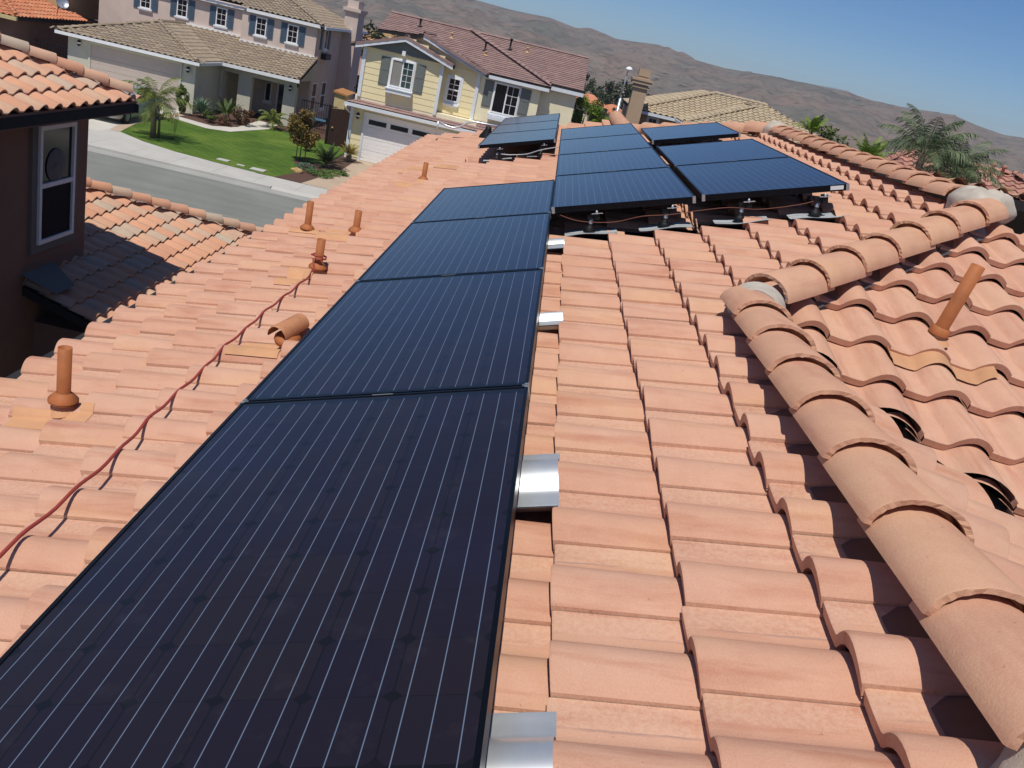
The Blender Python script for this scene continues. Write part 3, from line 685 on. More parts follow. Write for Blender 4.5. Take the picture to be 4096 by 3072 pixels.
# lower roof
th3=math.atan(.33); zl=-3.9; YL=8.35
Ol=np.array([-5.0,0,zl])
roof_tiles('lower_roof_tiles',M['nb_tile'],nb,Ol,(1,0),th3,[(-5.0,YL),(-5.0,15.15),(-9.9,10.25),(-9.9,YL)],pitch=.30,exp=.335,hi=True,clip=[1,2,3],phase=.12)
roof_tiles('lower_roof_tiles',M['nb_tile'],nb,np.array([0,15.15,zl]),(0,1),th3,[(-4.98,15.17),(-9.9,10.25),(-14.8,15.17)],pitch=.30,exp=.335,hi=False,clip=True)
cap_line(nb,(-5.08,15.07,zl+.12),(-9.6,10.55,zl+.12+1.49),exposure=.36,r0=.12,mat='nb_tile',tilt=.03)
mb=MB(); mb.box((-14,9.9,G),(-5.4,14.7,zl-.1)); mb.box((-6.6,YL+.3,G),(-5.4,9.9,zl-.1)); mb.build('lower_wall',M['st_brown'],nb)
mb=MB(); mb.face([(-6.59,YL-.05,-3.22),(-6.1,YL-.05,-3.38),(-6.1,YL+.42,-3.38),(-6.59,YL+.75,-3.22)]); mb.build('flashing',M['st_trim'],nb)
# ================================================================ GROUND
def sheet(name,poly,z,mat,kind='structure'):
    mb=MB(); P=[(x,y,z) for x,y in poly]
    a=sum(P[i][0]*P[(i+1)%len(P)][1]-P[(i+1)%len(P)][0]*P[i][1] for i in range(len(P)))
    if a<0: P=P[::-1]
    mb.face(P); return tag(mb.build(name,M[mat]),kind=kind)
def rect(x0,x1,y0,y1): return [(x0,y0),(x1,y0),(x1,y1),(x0,y1)]
sheet('street',rect(-90,90,16.5,28.25),G-.10,'asphalt')
def cb(name,x0,x1,y0,y1,z0,z1,mat):
    mb=MB(); mb.box((x0,y0,z0),(x1,y1,z1)); return tag(mb.build(name,M[mat]),kind='structure')
cb('gutter',-90,90,28.15,28.75,G-.3,G-.092,'gutterc')
cb('kerb',-90,-24.2,28.75,29.0,G-.3,G+.0,'conc'); cb('kerb',-17.0,-9.6,28.75,29.0,G-.3,G,'conc'); cb('kerb',-3,90,28.75,29.0,G-.3,G,'conc')
cb('sidewalk',-90,90,29.0,30.55,G-.3,G+.004,'conc')
mb=MB()
for x0,x1 in ((-24.2,-17.0),(-9.6,-3)): mb.face([(x0,28.75,G-.088),(x1,28.75,G-.088),(x1,29.0,G+.0),(x0,29.0,G)])
tag(mb.build('driveway_apron',M['conc']),kind='structure')
mb=MB()
for k in range(-36,30):
    x=k*1.53+.4; mb.box((x-.012,29.02,G+.0045),(x+.012,30.53,G+.0055))
tag(mb.build('sidewalk_joints',M['gutterc']),kind='structure')
sheet('lot_ground',rect(-90,90,30.5,75),G-.03,'mulch')
sheet('sidewalk_flare',[(-24.6,30.5),(-10.6,30.5),(-10.8,30.6),(-12.4,30.75),(-14.1,31.03),(-15.6,31.6),(-17.0,32.5),(-24.6,32.5)],G+.006,'conc')
sheet('driveway',[(-24.4,31.5),(-17.4,31.5),(-17.3,32.6),(-17.75,34.5),(-17.9,41.2),(-24.4,41.2)],G+.008,'conc_white')
sheet('driveway_strip',[(-17.35,32.45),(-16.9,32.33),(-17.5,35),(-17.55,41.2),(-18.0,41.2),(-17.95,35)],G+.012,'conc_warm')
sheet('lawn',[(-16.95,32.3),(-14.1,31.0),(-10.05,30.56),(-9.75,32.2),(-9.95,34.2),(-9.55,35.5),(-9.75,42.6),(-14.4,42.4),(-14.69,38.5),(-15.6,37.9),(-17.4,38.6),(-17.55,35)],G+.004,'lawn','stuff')
sheet('planting_bed',[(-10.05,30.6),(-8.2,30.6),(-8.4,34),(-8.7,38.9),(-9.6,38.9),(-9.55,35.5),(-10.7,35.4),(-10.5,34.6),(-9.9,33.6),(-9.8,32.2)],G+.010,'mulch')
sheet('planting_bed',[(-17.5,39.3),(-15.7,38.9),(-14.95,39.6),(-14.9,41.5),(-15.5,44.2),(-17.6,44.2)],G+.008,'mulch')
sheet('path',[(-17.5,38.6),(-15.6,37.9),(-14.69,38.45),(-14.0,41.9),(-14.2,44),(-15.2,44),(-15.0,40.3),(-15.7,38.95),(-17.5,39.4)],G+.016,'conc_white')
sheet('driveway',[(-9.0,30.55),(-2.6,30.55),(-2.6,38.95),(-8.75,38.95),(-8.6,35)],G+.012,'conc_warm')
mb=MB(); mb.box((-12.6,31.35,G+.005),(-12.15,31.7,G+.03)); single(mb,'utility_cover',M['conc'],'pale square utility cover in the lawn near the palm','utility cover','covers set in the lawn edge')
mb=MB(); mb.box((-11.15,30.95,G+.01),(-10.6,31.4,G+.035)); single(mb,'utility_cover',M['conc'],'larger pale utility cover beside the planting bed','utility cover','covers set in the lawn edge')
mb=MB(); mb.box((-11.75,31.2,G+.005),(-11.45,31.38,G+.03)); single(mb,'utility_cover',M['conc'],'small pale cover between the two larger ones','utility cover','covers set in the lawn edge')
# ================================================================ YELLOW HOUSE
yh=thing('yellow_house','yellow clapboard two storey house with mauve tile roof and grey shutters','house',(-4,42,G))
Fa=Fr((0,38.95,0),(1,0,0),(0,-1,0)); Fb=Fr((0,39.5,0),(1,0,0),(0,-1,0))
mb=MB(); mb.box((-9.3,38.95,G),(-3.6,50,-2.75)); mb.box((-9.15,38.955,-2.75),(-5.56,50,-.55)); mb.box((-5.56,39.5,-2.75),(-1.05,50,-.62)); mb.box((-3.6,39.5,G),(-1.05,50,-2.75)); mb.box((-1.05,39.95,G),(.60,50,-.62)); mb.build('wall',M['st_cream'],yh)
siding(Fa,yh,-9.3,-8.72,G+.1,-3.35,'st_yellow'); siding(Fa,yh,-9.15,-5.56,-2.82,-.55,'st_yellow')
# gable infill siding
def gtop(z): 
    k=(z+.55)/.336; return (-9.4+k,-5.15-k)
siding(Fa,yh,-9.4,-5.2,-.55,.12,'st_yellow',top=gtop)
siding(Fb,yh,-5.52,-3.93,-2.85,-.62,'st_yellow')
def gtop2(z): k=(z+.62)/.336; return (-9.9+k,-3.6-k)
mb=MB(); mb.face([Fb.p(-9.3,.0,-.62),Fb.p(-3.75,.0,-.62),Fb.p(-6.72,.0,.36)]); mb.build('gable_wall',M['st_yellow'],yh)
mb=MB()
for u0,u1,z0,z1,FF in ((-9.22,-9.06,-2.80,-.56,Fa),(-5.66,-5.52,-2.86,-.62,Fa),(-4.02,-3.86,-2.80,-.68,Fb),(-9.40,-9.26,G,-3.35,Fa),(-8.76,-8.66,G,-3.43,Fa)):
    mb=MB(); FF.box(mb,u0,u1,.03,.07,z0,z1); fixn(mb.build('corner_board',M['whiteblue'],yh))
# garage door
mb=MB()
for i in range(4):
    z0=G+.02+i*.525; Fa.box(mb,-8.66,-3.95,.005,.03,z0+.006,z0+.519)
    for s_ in (.17,.35): Fa.box(mb,-8.66,-3.95,.030,.034,z0+s_,z0+s_+.012)
gd=fixn(mb.build('garage_door',M['garage_white'],yh))
mb=MB()
for i in range(4): u=-8.50+i*1.03; Fa.box(mb,u,u+.83,.031,.044,-3.93,-3.72)
fixn(mb.build('door_window',M['pane'],gd))
mb=MB(); Fa.box(mb,-8.76,-3.85,.03,.075,-3.53,-3.43); mb.build('door_frame',M['garage_white'],yh)
lantern(Fa,yh,-9.02,-3.72)
# skirt roof over the garage
def flat_roof(parent,O,down,th,poly,mat='mauve_tile',clip=True,pitch=.30,exp=.26,felt=True): return roof_tiles('roof_tiles',M[mat],parent,O,down,th,poly,pitch=pitch,exp=exp,hi=False,flat=True,step=.028,jit=.8,clip=clip,felt=felt)
ths=math.atan(.37)
flat_roof(yh,np.array([0,38.5,-3.11]),(0,-1),ths,[(-9.62,38.5),(-2.6,38.5),(-2.6,39.48),(-9.15,39.48),(-9.15,38.94)])
mb=MB(); mb.box((-9.62,38.40,-3.27),(-2.6,38.50,-3.13)); mb.box((-9.55,38.52,-3.27),(-2.6,38.93,-3.22)); mb.build('gutter',M['whiteblue'],yh)
mb=MB(); mb.tube([(-9.5,38.24,-3.25),(-9.5,38.3,-3.4),(-9.42,38.86,-3.6)],.035,8); mb.build('downpipe',M['whiteblue'],yh)
# windows
window(Fa,yh,-7.86,-6.83,-2.06,-.87,split='v',grid=(.5,1,2,4),fw=.05,pane='pane_teal',sill=True,trim=.055,blind=(.02,.48))
shutter(Fa,yh,-8.36,-7.94,-2.11,-.86,'shutter_grey',2); shutter(Fa,yh,-6.75,-6.31,-2.13,-.87,'shutter_grey',2)
mb=MB(); Fa.box(mb,-7.95,-6.75,.03,.30,-2.34,-2.17); Fa.box(mb,-7.99,-6.71,.03,.34,-2.17,-2.13); 
for u in (-7.8,-6.98): Fa.box(mb,u,u+.08,.03,.2,-2.50,-2.34)
mb.build('planter_box',M['whiteblue'],yh)
window(Fb,yh,-5.27,-4.71,-2.16,-1.12,split='h',grid=(0,1,2,4),fw=.05,trim=.10,sill=True,pane='pane')
Fc=Fr((0,39.5,0),(1,0,0),(0,-1,0))
window(Fc,yh,-3.14,-1.97,-2.20,-.88,split='v',grid=(.5,1,2,3),fw=.05,trim=.04,pane='pane')
shutter(Fc,yh,-3.62,-3.20,-2.05,-.86,'shutter_grey',2); shutter(Fc,yh,-1.91,-1.46,-2.05,-.88,'shutter_grey',2)
mb=MB(); Fc.box(mb,-3.2,-1.9,.03,.28,-2.52,-2.36); mb.build('planter_box',M['whiteblue'],yh)
# gable roofs: front small gable (ridge along Y)
tg=math.atan(.336)
def gable(parent,xl,xr,xa,ze,za,y0,y1,mat='mauve_tile',board='shutter_grey'):
    t1=math.atan((za-ze)/(xa-xl)); t2=math.atan((za-ze)/(xr-xa))
    flat_roof(parent,np.array([xl,0,ze]),(-1,0),t1,[(xl,y0),(xa,y0),(xa,y1),(xl,y1)],mat); flat_roof(parent,np.array([xr,0,ze]),(1,0),t2,[(xa,y0),(xr,y0),(xr,y1),(xa,y1)],mat)
    mb=MB()
    for a,b in (((xl,ze),(xa,za)),((xa,za),(xr,ze))):
        P=[(a[0],y0-.03,a[1]-.20),(b[0],y0-.03,b[1]-.20),(b[0],y0-.03,b[1]-.03),(a[0],y0-.03,a[1]-.03)]; Q=[(p[0],y0+.01,p[2]) for p in P]
        mb.face(P); mb.face(Q[::-1])
        for i in range(4): j=(i+1)%4; mb.face([P[j],P[i],Q[i],Q[j]])
    mb.build('bargeboard',M['whiteblue'],parent)
    # rake tiles on edge
    mb=MB()
    for a,b in (((xl,ze),(xa,za)),((xr,ze),(xa,za))):
        L=math.hypot(b[0]-a[0],b[1]-a[1]); n=int(L/.33)
        for i in range(n):
            f0,f1=i/n,(i+1)/n; x0=a[0]+(b[0]-a[0])*f0; x1=a[0]+(b[0]-a[0])*f1; z0=a[1]+(b[1]-a[1])*f0; z1=a[1]+(b[1]-a[1])*f1
            mb.grid([[(x0,y0-.05,z0-.06),(x0,y0-.05,z0+.055),(x0,y0+.18,z0+.06)],[(x1,y0-.05,z1-.08),(x1,y0-.05,z1+.035),(x1,y0+.18,z1+.04)]],smooth=False,uv=[[(0,0),(0,.1),(0,.3)],[(.3,0),(.3,.1),(.3,.3)]])
    fixn(mb.build('rake_tiles',M[mat],parent))
    cap_line(parent,(xa,y0,za+.0),(xa,y1,za+.0),exposure=.33,r0=.09,mat=mat,sep=False,name='ridge_tile',n=4,tilt=.02,ang=150)
gable(yh,-9.55,-5.10,-7.37,-.57,.14,38.68,40.6)
mb=MB(); mb.face([(-9.1,38.87,-.52),(-5.5,38.87,-.52),(-7.35,38.87,.06)]); mb.box((-9.1,38.86,-.62),(-5.6,38.95,-.52)); mb.build('gable_panel',M['shutter_grey'],yh)
mb=MB(); mb.box((-7.45,38.72,-.66),(-7.30,38.93,-.46)); mb.build('gable_bracket',M['white'],yh)
# second gable: right plane large, and main roof
Y0=39.24
zR2=.98
flat_roof(yh,np.array([-3.5,0,-.62]),(1,0),tg,[(-3.5,Y0),(-6.70,Y0),(-6.70,42.0),(-3.5,39.1)])
mb=MB()
flat_roof(yh,np.array([-9.9,0,-.62]),(-1,0),tg,[(-9.9,Y0),(-6.70,Y0),(-6.70,43.0),(-9.9,43.0)])
tm=math.atan((zR2+.62)/(44.3-39.1))
flat_roof(yh,np.array([0,39.1,-.62]),(0,-1),tm,[(-3.5,39.3),(-.65,39.3),(-.65,39.78),(.86,39.78),(.86,44.3),(-9.3,44.3),(-9.3,41.6),(-6.7,42.3)],clip=True)
flat_roof(yh,np.array([0,49.5,-.62]),(0,1),tm,[(-9.3,49.5),(.86,49.5),(.86,44.3),(-9.3,44.3)])
cap_line(yh,(-9.3,44.3,zR2),(.86,44.3,zR2),exposure=.33,r0=.09,mat='mauve_tile',sep=False,name='ridge_tile',n=4,tilt=.02,ang=150)
mb=MB()
for a,b in (((-3.5,Y0,-.62),(-6.7,Y0,.44)),):
    L=(Vector(b)-Vector(a)).length; n=int(L/.33)
    for i in range(n):
        f0,f1=i/n,(i+1)/n; p=Vector(a).lerp(Vector(b),f0); q=Vector(a).lerp(Vector(b),f1)
        mb.grid([[(p.x,Y0-.05,p.z-.08),(p.x,Y0-.05,p.z+.055),(p.x,Y0+.2,p.z+.06)],[(q.x,Y0-.05,q.z-.10),(q.x,Y0-.05,q.z+.035),(q.x,Y0+.2,q.z+.04)]],smooth=False,uv=[[(0,0),(0,.1),(0,.3)],[(.3,0),(.3,.1),(.3,.3)]])
fixn(mb.build('rake_tiles',M['mauve_tile'],yh))
cap_line(yh,(-6.7,Y0,.44),(-6.7,42.5,.44),exposure=.33,r0=.09,mat='mauve_tile',sep=False,name='ridge_tile',n=4,tilt=.02,ang=150)
cap_line(yh,(-.70,39.35,-.44),(-5.2,44.2,1.05),exposure=.33,r0=.10,mat='mauve_tile',sep=False,name='hip_tile',n=4,tilt=.025,ang=160)
mb=MB(); mb.box((-3.5,39.22,-.78),(-.68,39.30,-.64)); mb.box((-.62,39.70,-.68),(.9,39.78,-.52)); mb.build('gutter',M['whiteblue'],yh)
mb=MB(); mb.box((-6.70,Y0-.0,.17),(-6.6,Y0+.05,.30)); 
P=[(-3.5,Y0-.02,-.84),(-6.7,Y0-.02,.22),(-6.7,Y0-.02,.42),(-3.5,Y0-.02,-.64)]; mb.face(P); mb.build('bargeboard',M['whiteblue'],yh)
# roof pipes
for k,(x,y,h) in enumerate(((-4.15,42.0,.35),(-3.05,42.9,.45),(-2.2,43.1,.18),(-4.0,41.4,.12),(-7.6,43.2,.3),(-5.9,42.6,.2))):
    z=-.62+(y-39.1)*math.tan(tm)
    mb=MB(); mb.lathe((x,y,z),[(.14,.0),(.08,.05),(.045,.06),(.045,h),(.075,h),(.075,h+.08),(.001,h+.1)],10); mb.build('roof_pipe',M['st_gold'] if h<.3 else M['iron'],yh)
# ================================================================ GREY HOUSE
gh=thing('grey_house','pinkish grey two storey house with blue shutters and taupe tile roof','house',(-18,45,G))
mb=MB(); mb.box((-23.9,41.25,G),(-17.62,47,-3.30)); mb.build('garage_wall',M['st_grey'],gh)
mb=MB(); mb.box((-17.62,46.9,G),(-13.55,58,-.62)); mb.box((-25.6,47.4,-3.4),(-17.62,58,-.62)); mb.build('wall',M['st_tan'],gh)
F1=Fr((0,41.25,0),(1,0,0),(0,-1,0))
mb=MB()
for i in range(4):
    z0=G+.02+i*.53; F1.box(mb,-22.75,-18.42,-.0,.02,z0+.006,z0+.524)
    F1.box(mb,-22.75,-18.42,.02,.024,z0+.25,z0+.262)
gd=fixn(mb.build('garage_door',M['taupe_door'],gh))
mb=MB(); F1.box(mb,-22.88,-22.76,.002,.05,G,-3.5); F1.box(mb,-18.40,-18.28,.002,.05,G,-3.5); F1.box(mb,-22.88,-18.28,.002,.05,-3.5,-3.38); mb.build('door_frame',M['st_grey'],gh)
lantern(F1,gh,-23.3,-3.62); lantern(F1,gh,-17.95,-3.68)
# house number plate (digits not readable in the photo) -> small plate bars
mb=MB()
# porch: recessed entry
mb=MB(); mb.box((-17.6,44.4,G),(-17.45,46.9,-3.3)); mb.box((-16.6,44.35,G),(-15.9,44.7,-3.3)); mb.box((-14.2,44.35,G),(-13.55,44.7,-3.3)); mb.box((-17.6,44.36,-3.6),(-13.55,44.68,-3.3)); mb.build('porch_wall',M['st_grey'],gh)
mb=MB(); mb.box((-17.6,46.82,G),(-13.6,46.9,-3.2)); mb.build('entry_wall',M['st_tan'],gh)
F2=Fr((0,46.82,0),(1,0,0),(0,-1,0))
window(F2,gh,-15.95,-15.6,-4.9,-3.9,fw=.05,sill=True,pane='pane')
mb=MB(); F2.box(mb,-15.3,-14.35,.003,.06,G,-3.45); d=fixn(mb.build('front_door',M['white'],gh)); mb=MB(); F2.box(mb,-15.2,-14.92,.06,.065,G+.25,-3.6); F2.box(mb,-14.75,-14.45,.06,.065,G+.25,-3.6); fixn(mb.build('door_glass',M['pane'],d))
lantern(Fr((0,44.35,0),(1,0,0),(0,-1,0)),gh,-13.85,-3.75)
# roofs
tg3=math.atan(.345)
ze=-3.18
def s_roof(parent,O,down,th,poly,mat,clip=True,pitch=.30,exp=.34,felt=True): return roof_tiles('roof_tiles',M[mat],parent,O,down,th,poly,pitch=pitch,exp=exp,hi=False,clip=clip,felt=felt)
# garage hip: corners front (-24.3,40.85) (-17.4,40.85), apex X -20.85
s_roof(gh,np.array([0,40.85,ze]),(0,-1),tg3,[(-24.3,40.85),(-17.4,40.85),(-20.85,44.3)],'grey_tile',clip=[1,2])
s_roof(gh,np.array([-17.4,0,ze]),(1,0),tg3,[(-17.4,40.85),(-17.4,43.93),(-20.85,47.38),(-20.85,44.3)],'grey_tile',clip=[1,2,3])
s_roof(gh,np.array([-24.3,0,ze]),(-1,0),tg3,[(-24.3,40.85),(-20.85,44.3),(-20.85,47.4),(-24.3,47.4)],'grey_tile',clip=[0,1,2])
s_roof(gh,np.array([0,43.93,ze]),(0,-1),tg3,[(-17.4,43.93),(-13.35,43.93),(-13.35,46.9),(-17.6,46.9),(-17.6,47.4),(-20.85,47.38)],'grey_tile',clip=[1,2,5])
cap_line(gh,(-17.45,40.9,ze+.06),(-20.85,44.3,ze+1.22),exposure=.33,r0=.10,mat='grey_tile',sep=False,name='hip_tile',n=5,ang=160)
cap_line(gh,(-24.25,40.9,ze+.06),(-20.85,44.3,ze+1.22),exposure=.33,r0=.10,mat='grey_tile',sep=False,name='hip_tile',n=5,ang=160)
cap_line(gh,(-20.85,44.2,ze+1.22),(-20.85,47.4,ze+1.22),exposure=.33,r0=.10,mat='grey_tile',sep=False,name='ridge_tile',n=5,ang=160)
cap_line(gh,(-13.4,43.98,ze+.06),(-13.4,46.9,ze+1.05),exposure=.33,r0=.09,mat='grey_tile',sep=False,name='rake_tile',n=5,ang=160)
mb=MB(); mb.box((-24.35,40.85,ze-.15),(-17.3,40.95,ze)); mb.box((-17.42,40.84,ze-.15),(-17.30,43.8,ze)); mb.box((-17.30,43.80,ze-.15),(-13.3,43.92,ze)); mb.build('gutter',M['white'],gh)
mb=MB(); mb.box((-24.2,40.86,ze-.13),(-17.45,41.24,ze-.09)); mb.box((-17.4,43.95,ze-.13),(-13.5,44.34,ze-.09)); mb.build('soffit',M['st_grey'],gh)
mb=MB(); mb.box((-20.8,47.30,ze+1.18),(-17.64,47.38,ze+1.30)); mb.box((-17.64,46.82,ze+1.0),(-13.50,46.89,ze+1.12)); mb.build('belt_flashing',M['white'],gh)
# side porch roof end triangle wall
mb=MB(); mb.face([(-13.4,44.0,ze-.1),(-13.4,46.9,ze-.1),(-13.4,46.9,ze+.95)]); mb.build('porch_end',M['st_grey'],gh)
# upper roof
zu=-.50
s_roof(gh,np.array([0,46.5,zu]),(0,-1),tg3,[(-17.3,46.74),(-13.15,46.74),(-18.2,51.7),(-26,51.7),(-26,47.24),(-17.3,47.24)],'grey_tile',clip=[1,2,3])
s_roof(gh,np.array([-13.15,0,zu]),(1,0),tg3,[(-13.15,46.5),(-13.15,57),(-18.2,51.9),(-18.2,51.5)],'grey_tile',clip=[1,2,3])
cap_line(gh,(-13.2,46.55,zu+.06),(-18.2,51.5,zu+1.78),exposure=.33,r0=.10,mat='grey_tile',sep=False,name='hip_tile',n=5,ang=160)
mb=MB(); mb.box((-17.35,46.68,zu-.10),(-13.05,46.76,zu+.06)); mb.box((-26,47.18,zu-.10),(-17.45,47.26,zu+.06)); mb.box((-13.17,46.76,zu-.12),(-13.05,57,zu+.03)); mb.build('gutter',M['white'],gh)
mb=MB(); mb.box((-13.5,46.9,zu-.14),(-13.18,57,zu-.1)); mb.build('soffit',M['st_grey'],gh)
F3=Fr((0,46.9,0),(1,0,0),(0,-1,0)); F4=Fr((0,47.4,0),(1,0,0),(0,-1,0))
for Fx,c in ((F3,-14.83),(F3,-16.55),(F4,-18.90),(F4,-21.05),(F4,-23.05)):
    window(Fx,gh,c-.29,c+.29,-1.66,-.74,grid=(0,1,2,3),fw=.055,sill=True,pane='pane'); shutter(Fx,gh,c-.66,c-.33,-1.72,-.72,'shutter_blue'); shutter(Fx,gh,c+.33,c+.66,-1.72,-.72,'shutter_blue')
F5=Fr((-13.55,0,0),(0,1,0),(1,0,0))
for y in (46.35+1.0,): pass
window(F5,gh,48.4,49.0,-1.66,-.66,fw=.05,pane='pane'); shutter(F5,gh,47.7,48.1,-1.7,-.62,'shutter_blue'); shutter(F5,gh,49.3,49.7,-1.7,-.62,'shutter_blue')
window(F5,gh,47.1,48.0,-4.95,-3.45,split='h',fw=.06,pane='pane'); window(F5,gh,49.0,50.0,-4.95,-3.45,split='h',fw=.06,pane='pane')
mb=MB(); F5.box(mb,48.2,49.3,.01,.30,-2.2,-1.9); mb.build('planter_box',M['iron'],gh)
# chimney on side
mb=MB(); mb.box((-13.55,52.4,G),(-12.75,54.0,.75)); mb.box((-13.62,52.32,.45),(-12.68,54.08,.55)); mb.box((-13.68,52.26,.55),(-12.62,54.14,.72)); mb.box((-13.5,52.5,.75),(-12.85,53.9,1.15)); mb.build('chimney',M['st_tan'],gh)
# ================================================================ FAR LEFT HOUSE
fl=thing('orange_roof_house','house at top left corner with orange clay tile roof and brown wall','house',(-29,43,G))
mb=MB(); mb.box((-38,40.9,G),(-26.4,50,-3.05)); mb.build('wall',M['st_brown'],fl)
mb=MB(); mb.box((-38,45.6,-3.0),(-26.9,58,2.2)); mb.build('upper_wall',M['st_gold'],fl)
s_roof(fl,np.array([-25.85,0,-2.98]),(1,0),math.atan(.36),[(-25.85,40.3),(-25.85,46.8),(-29.4,46.8),(-29.4,43.85)],'orange_tile',clip=[1,2,3])
s_roof(fl,np.array([0,40.3,-2.98]),(0,-1),math.atan(.36),[(-25.85,40.3),(-29.4,43.85),(-36,43.85),(-36,40.3)],'orange_tile',clip=[0,1,2])
cap_line(fl,(-25.9,40.35,-2.9),(-29.4,43.85,-1.66),exposure=.33,r0=.10,mat='orange_tile',sep=False,name='hip_tile',n=5,ang=160)
mb=MB(); mb.box((-36,40.15,-3.14),(-25.8,40.28,-2.98)); mb.build('fascia',M['wood'],fl)
# satellite dish on that roof
t=thing('satellite_dish','small white satellite dish on the eave of the orange roofed house','satellite dish',(-26.0,44.0,-2.75))
mb=MB(); mb.lathe((-25.75,44,-2.15),[(.001,-.04),(.12,-.03),(.22,.0),(.30,.06)],16,(.6,-.6,.5)); mb.build('dish',M['steel'],t)
mb=MB(); mb.tube([(-26.0,44,-2.75),(-25.95,44,-2.3),(-25.8,44,-2.2)],.025,6); mb.tube([(-25.75,44,-2.2),(-25.5,43.7,-2.15)],.015,6); mb.build('arm',M['steel'],t)
# ================================================================ FENCES, GATE, SHED
def iron_fence(x0,x1,y,z0,h,label,step=.12):
    t=thing('iron_fence',label,'fence',((x0+x1)/2,y,z0))
    mb=MB(); mb.box((x0,y-.02,z0+.12),(x1,y+.02,z0+.16)); mb.box((x0,y-.02,z0+h-.1),(x1,y+.02,z0+h-.06)); mb.build('rail',M['iron'],t)
    mb=MB(); x=x0
    while x<=x1: mb.box((x-.01,y-.01,z0),(x+.01,y+.01,z0+h)); x+=step
    mb.build('pickets',M['iron'],t); return t
iron_fence(-13.4,-11.5,45.2,G,1.5,'black iron fence between the grey house and the brown gate')
iron_fence(-25.9,-24.0,42.0,G,1.75,'dark iron fence between the grey garage and the orange roofed house')
t=thing('wooden_gate','tall dark brown wooden gate beside the yellow garage','gate',(-10.3,41.5,G))
mb=MB()
for k in range(8): mb.box((-10.95+k*.155,41.5,G+.05),(-10.95+k*.155+.148,41.54,G+1.75+.02*k))
mb.build('boards',M['gate'],t); mb=MB(); mb.box((-11.03,41.44,G),(-10.95,41.58,G+1.9)); mb.build('post',M['iron'],t); mb=MB(); mb.box((-9.7,41.44,G),(-9.62,41.58,G+1.95)); mb.build('post',M['iron'],t); mb=MB(); mb.lathe((-10.75,41.47,G+.85),[(.001,-.03),(.05,-.02),(.05,.02),(.001,.03)],10,(0,1,0)); mb.build('handle',M['rock'],t)
t=thing('garden_shed','narrow cream board shed with orange brown top between the two houses','shed',(-11.4,46,G))
mb=MB(); mb.box((-11.85,45.6,G),(-11.25,46.6,-3.52)); mb.build('wall',M['wood'],t)
mb=MB(); mb.face([(-11.92,45.5,-3.42),(-11.15,45.5,-3.52),(-10.98,46.7,-3.40),(-11.75,46.7,-3.30)]); mb.face([(-11.92,45.5,-3.42),(-11.92,45.5,-3.52),(-11.15,45.5,-3.60),(-11.15,45.5,-3.52)]); mb.build('roof',M['woodtop'],t)
iron_fence(-12.3,-11.0,52,-4.6,1.1,'thin grey rail fence behind the cream shed')
mb=MB(); mb.box((-12.95,44.6,-5.02),(-11.9,44.7,-4.93)); single(mb,'toy_rail',plain('blue_plastic','5A86A0',.6),'light blue striped rail behind the small russet tree','toy')
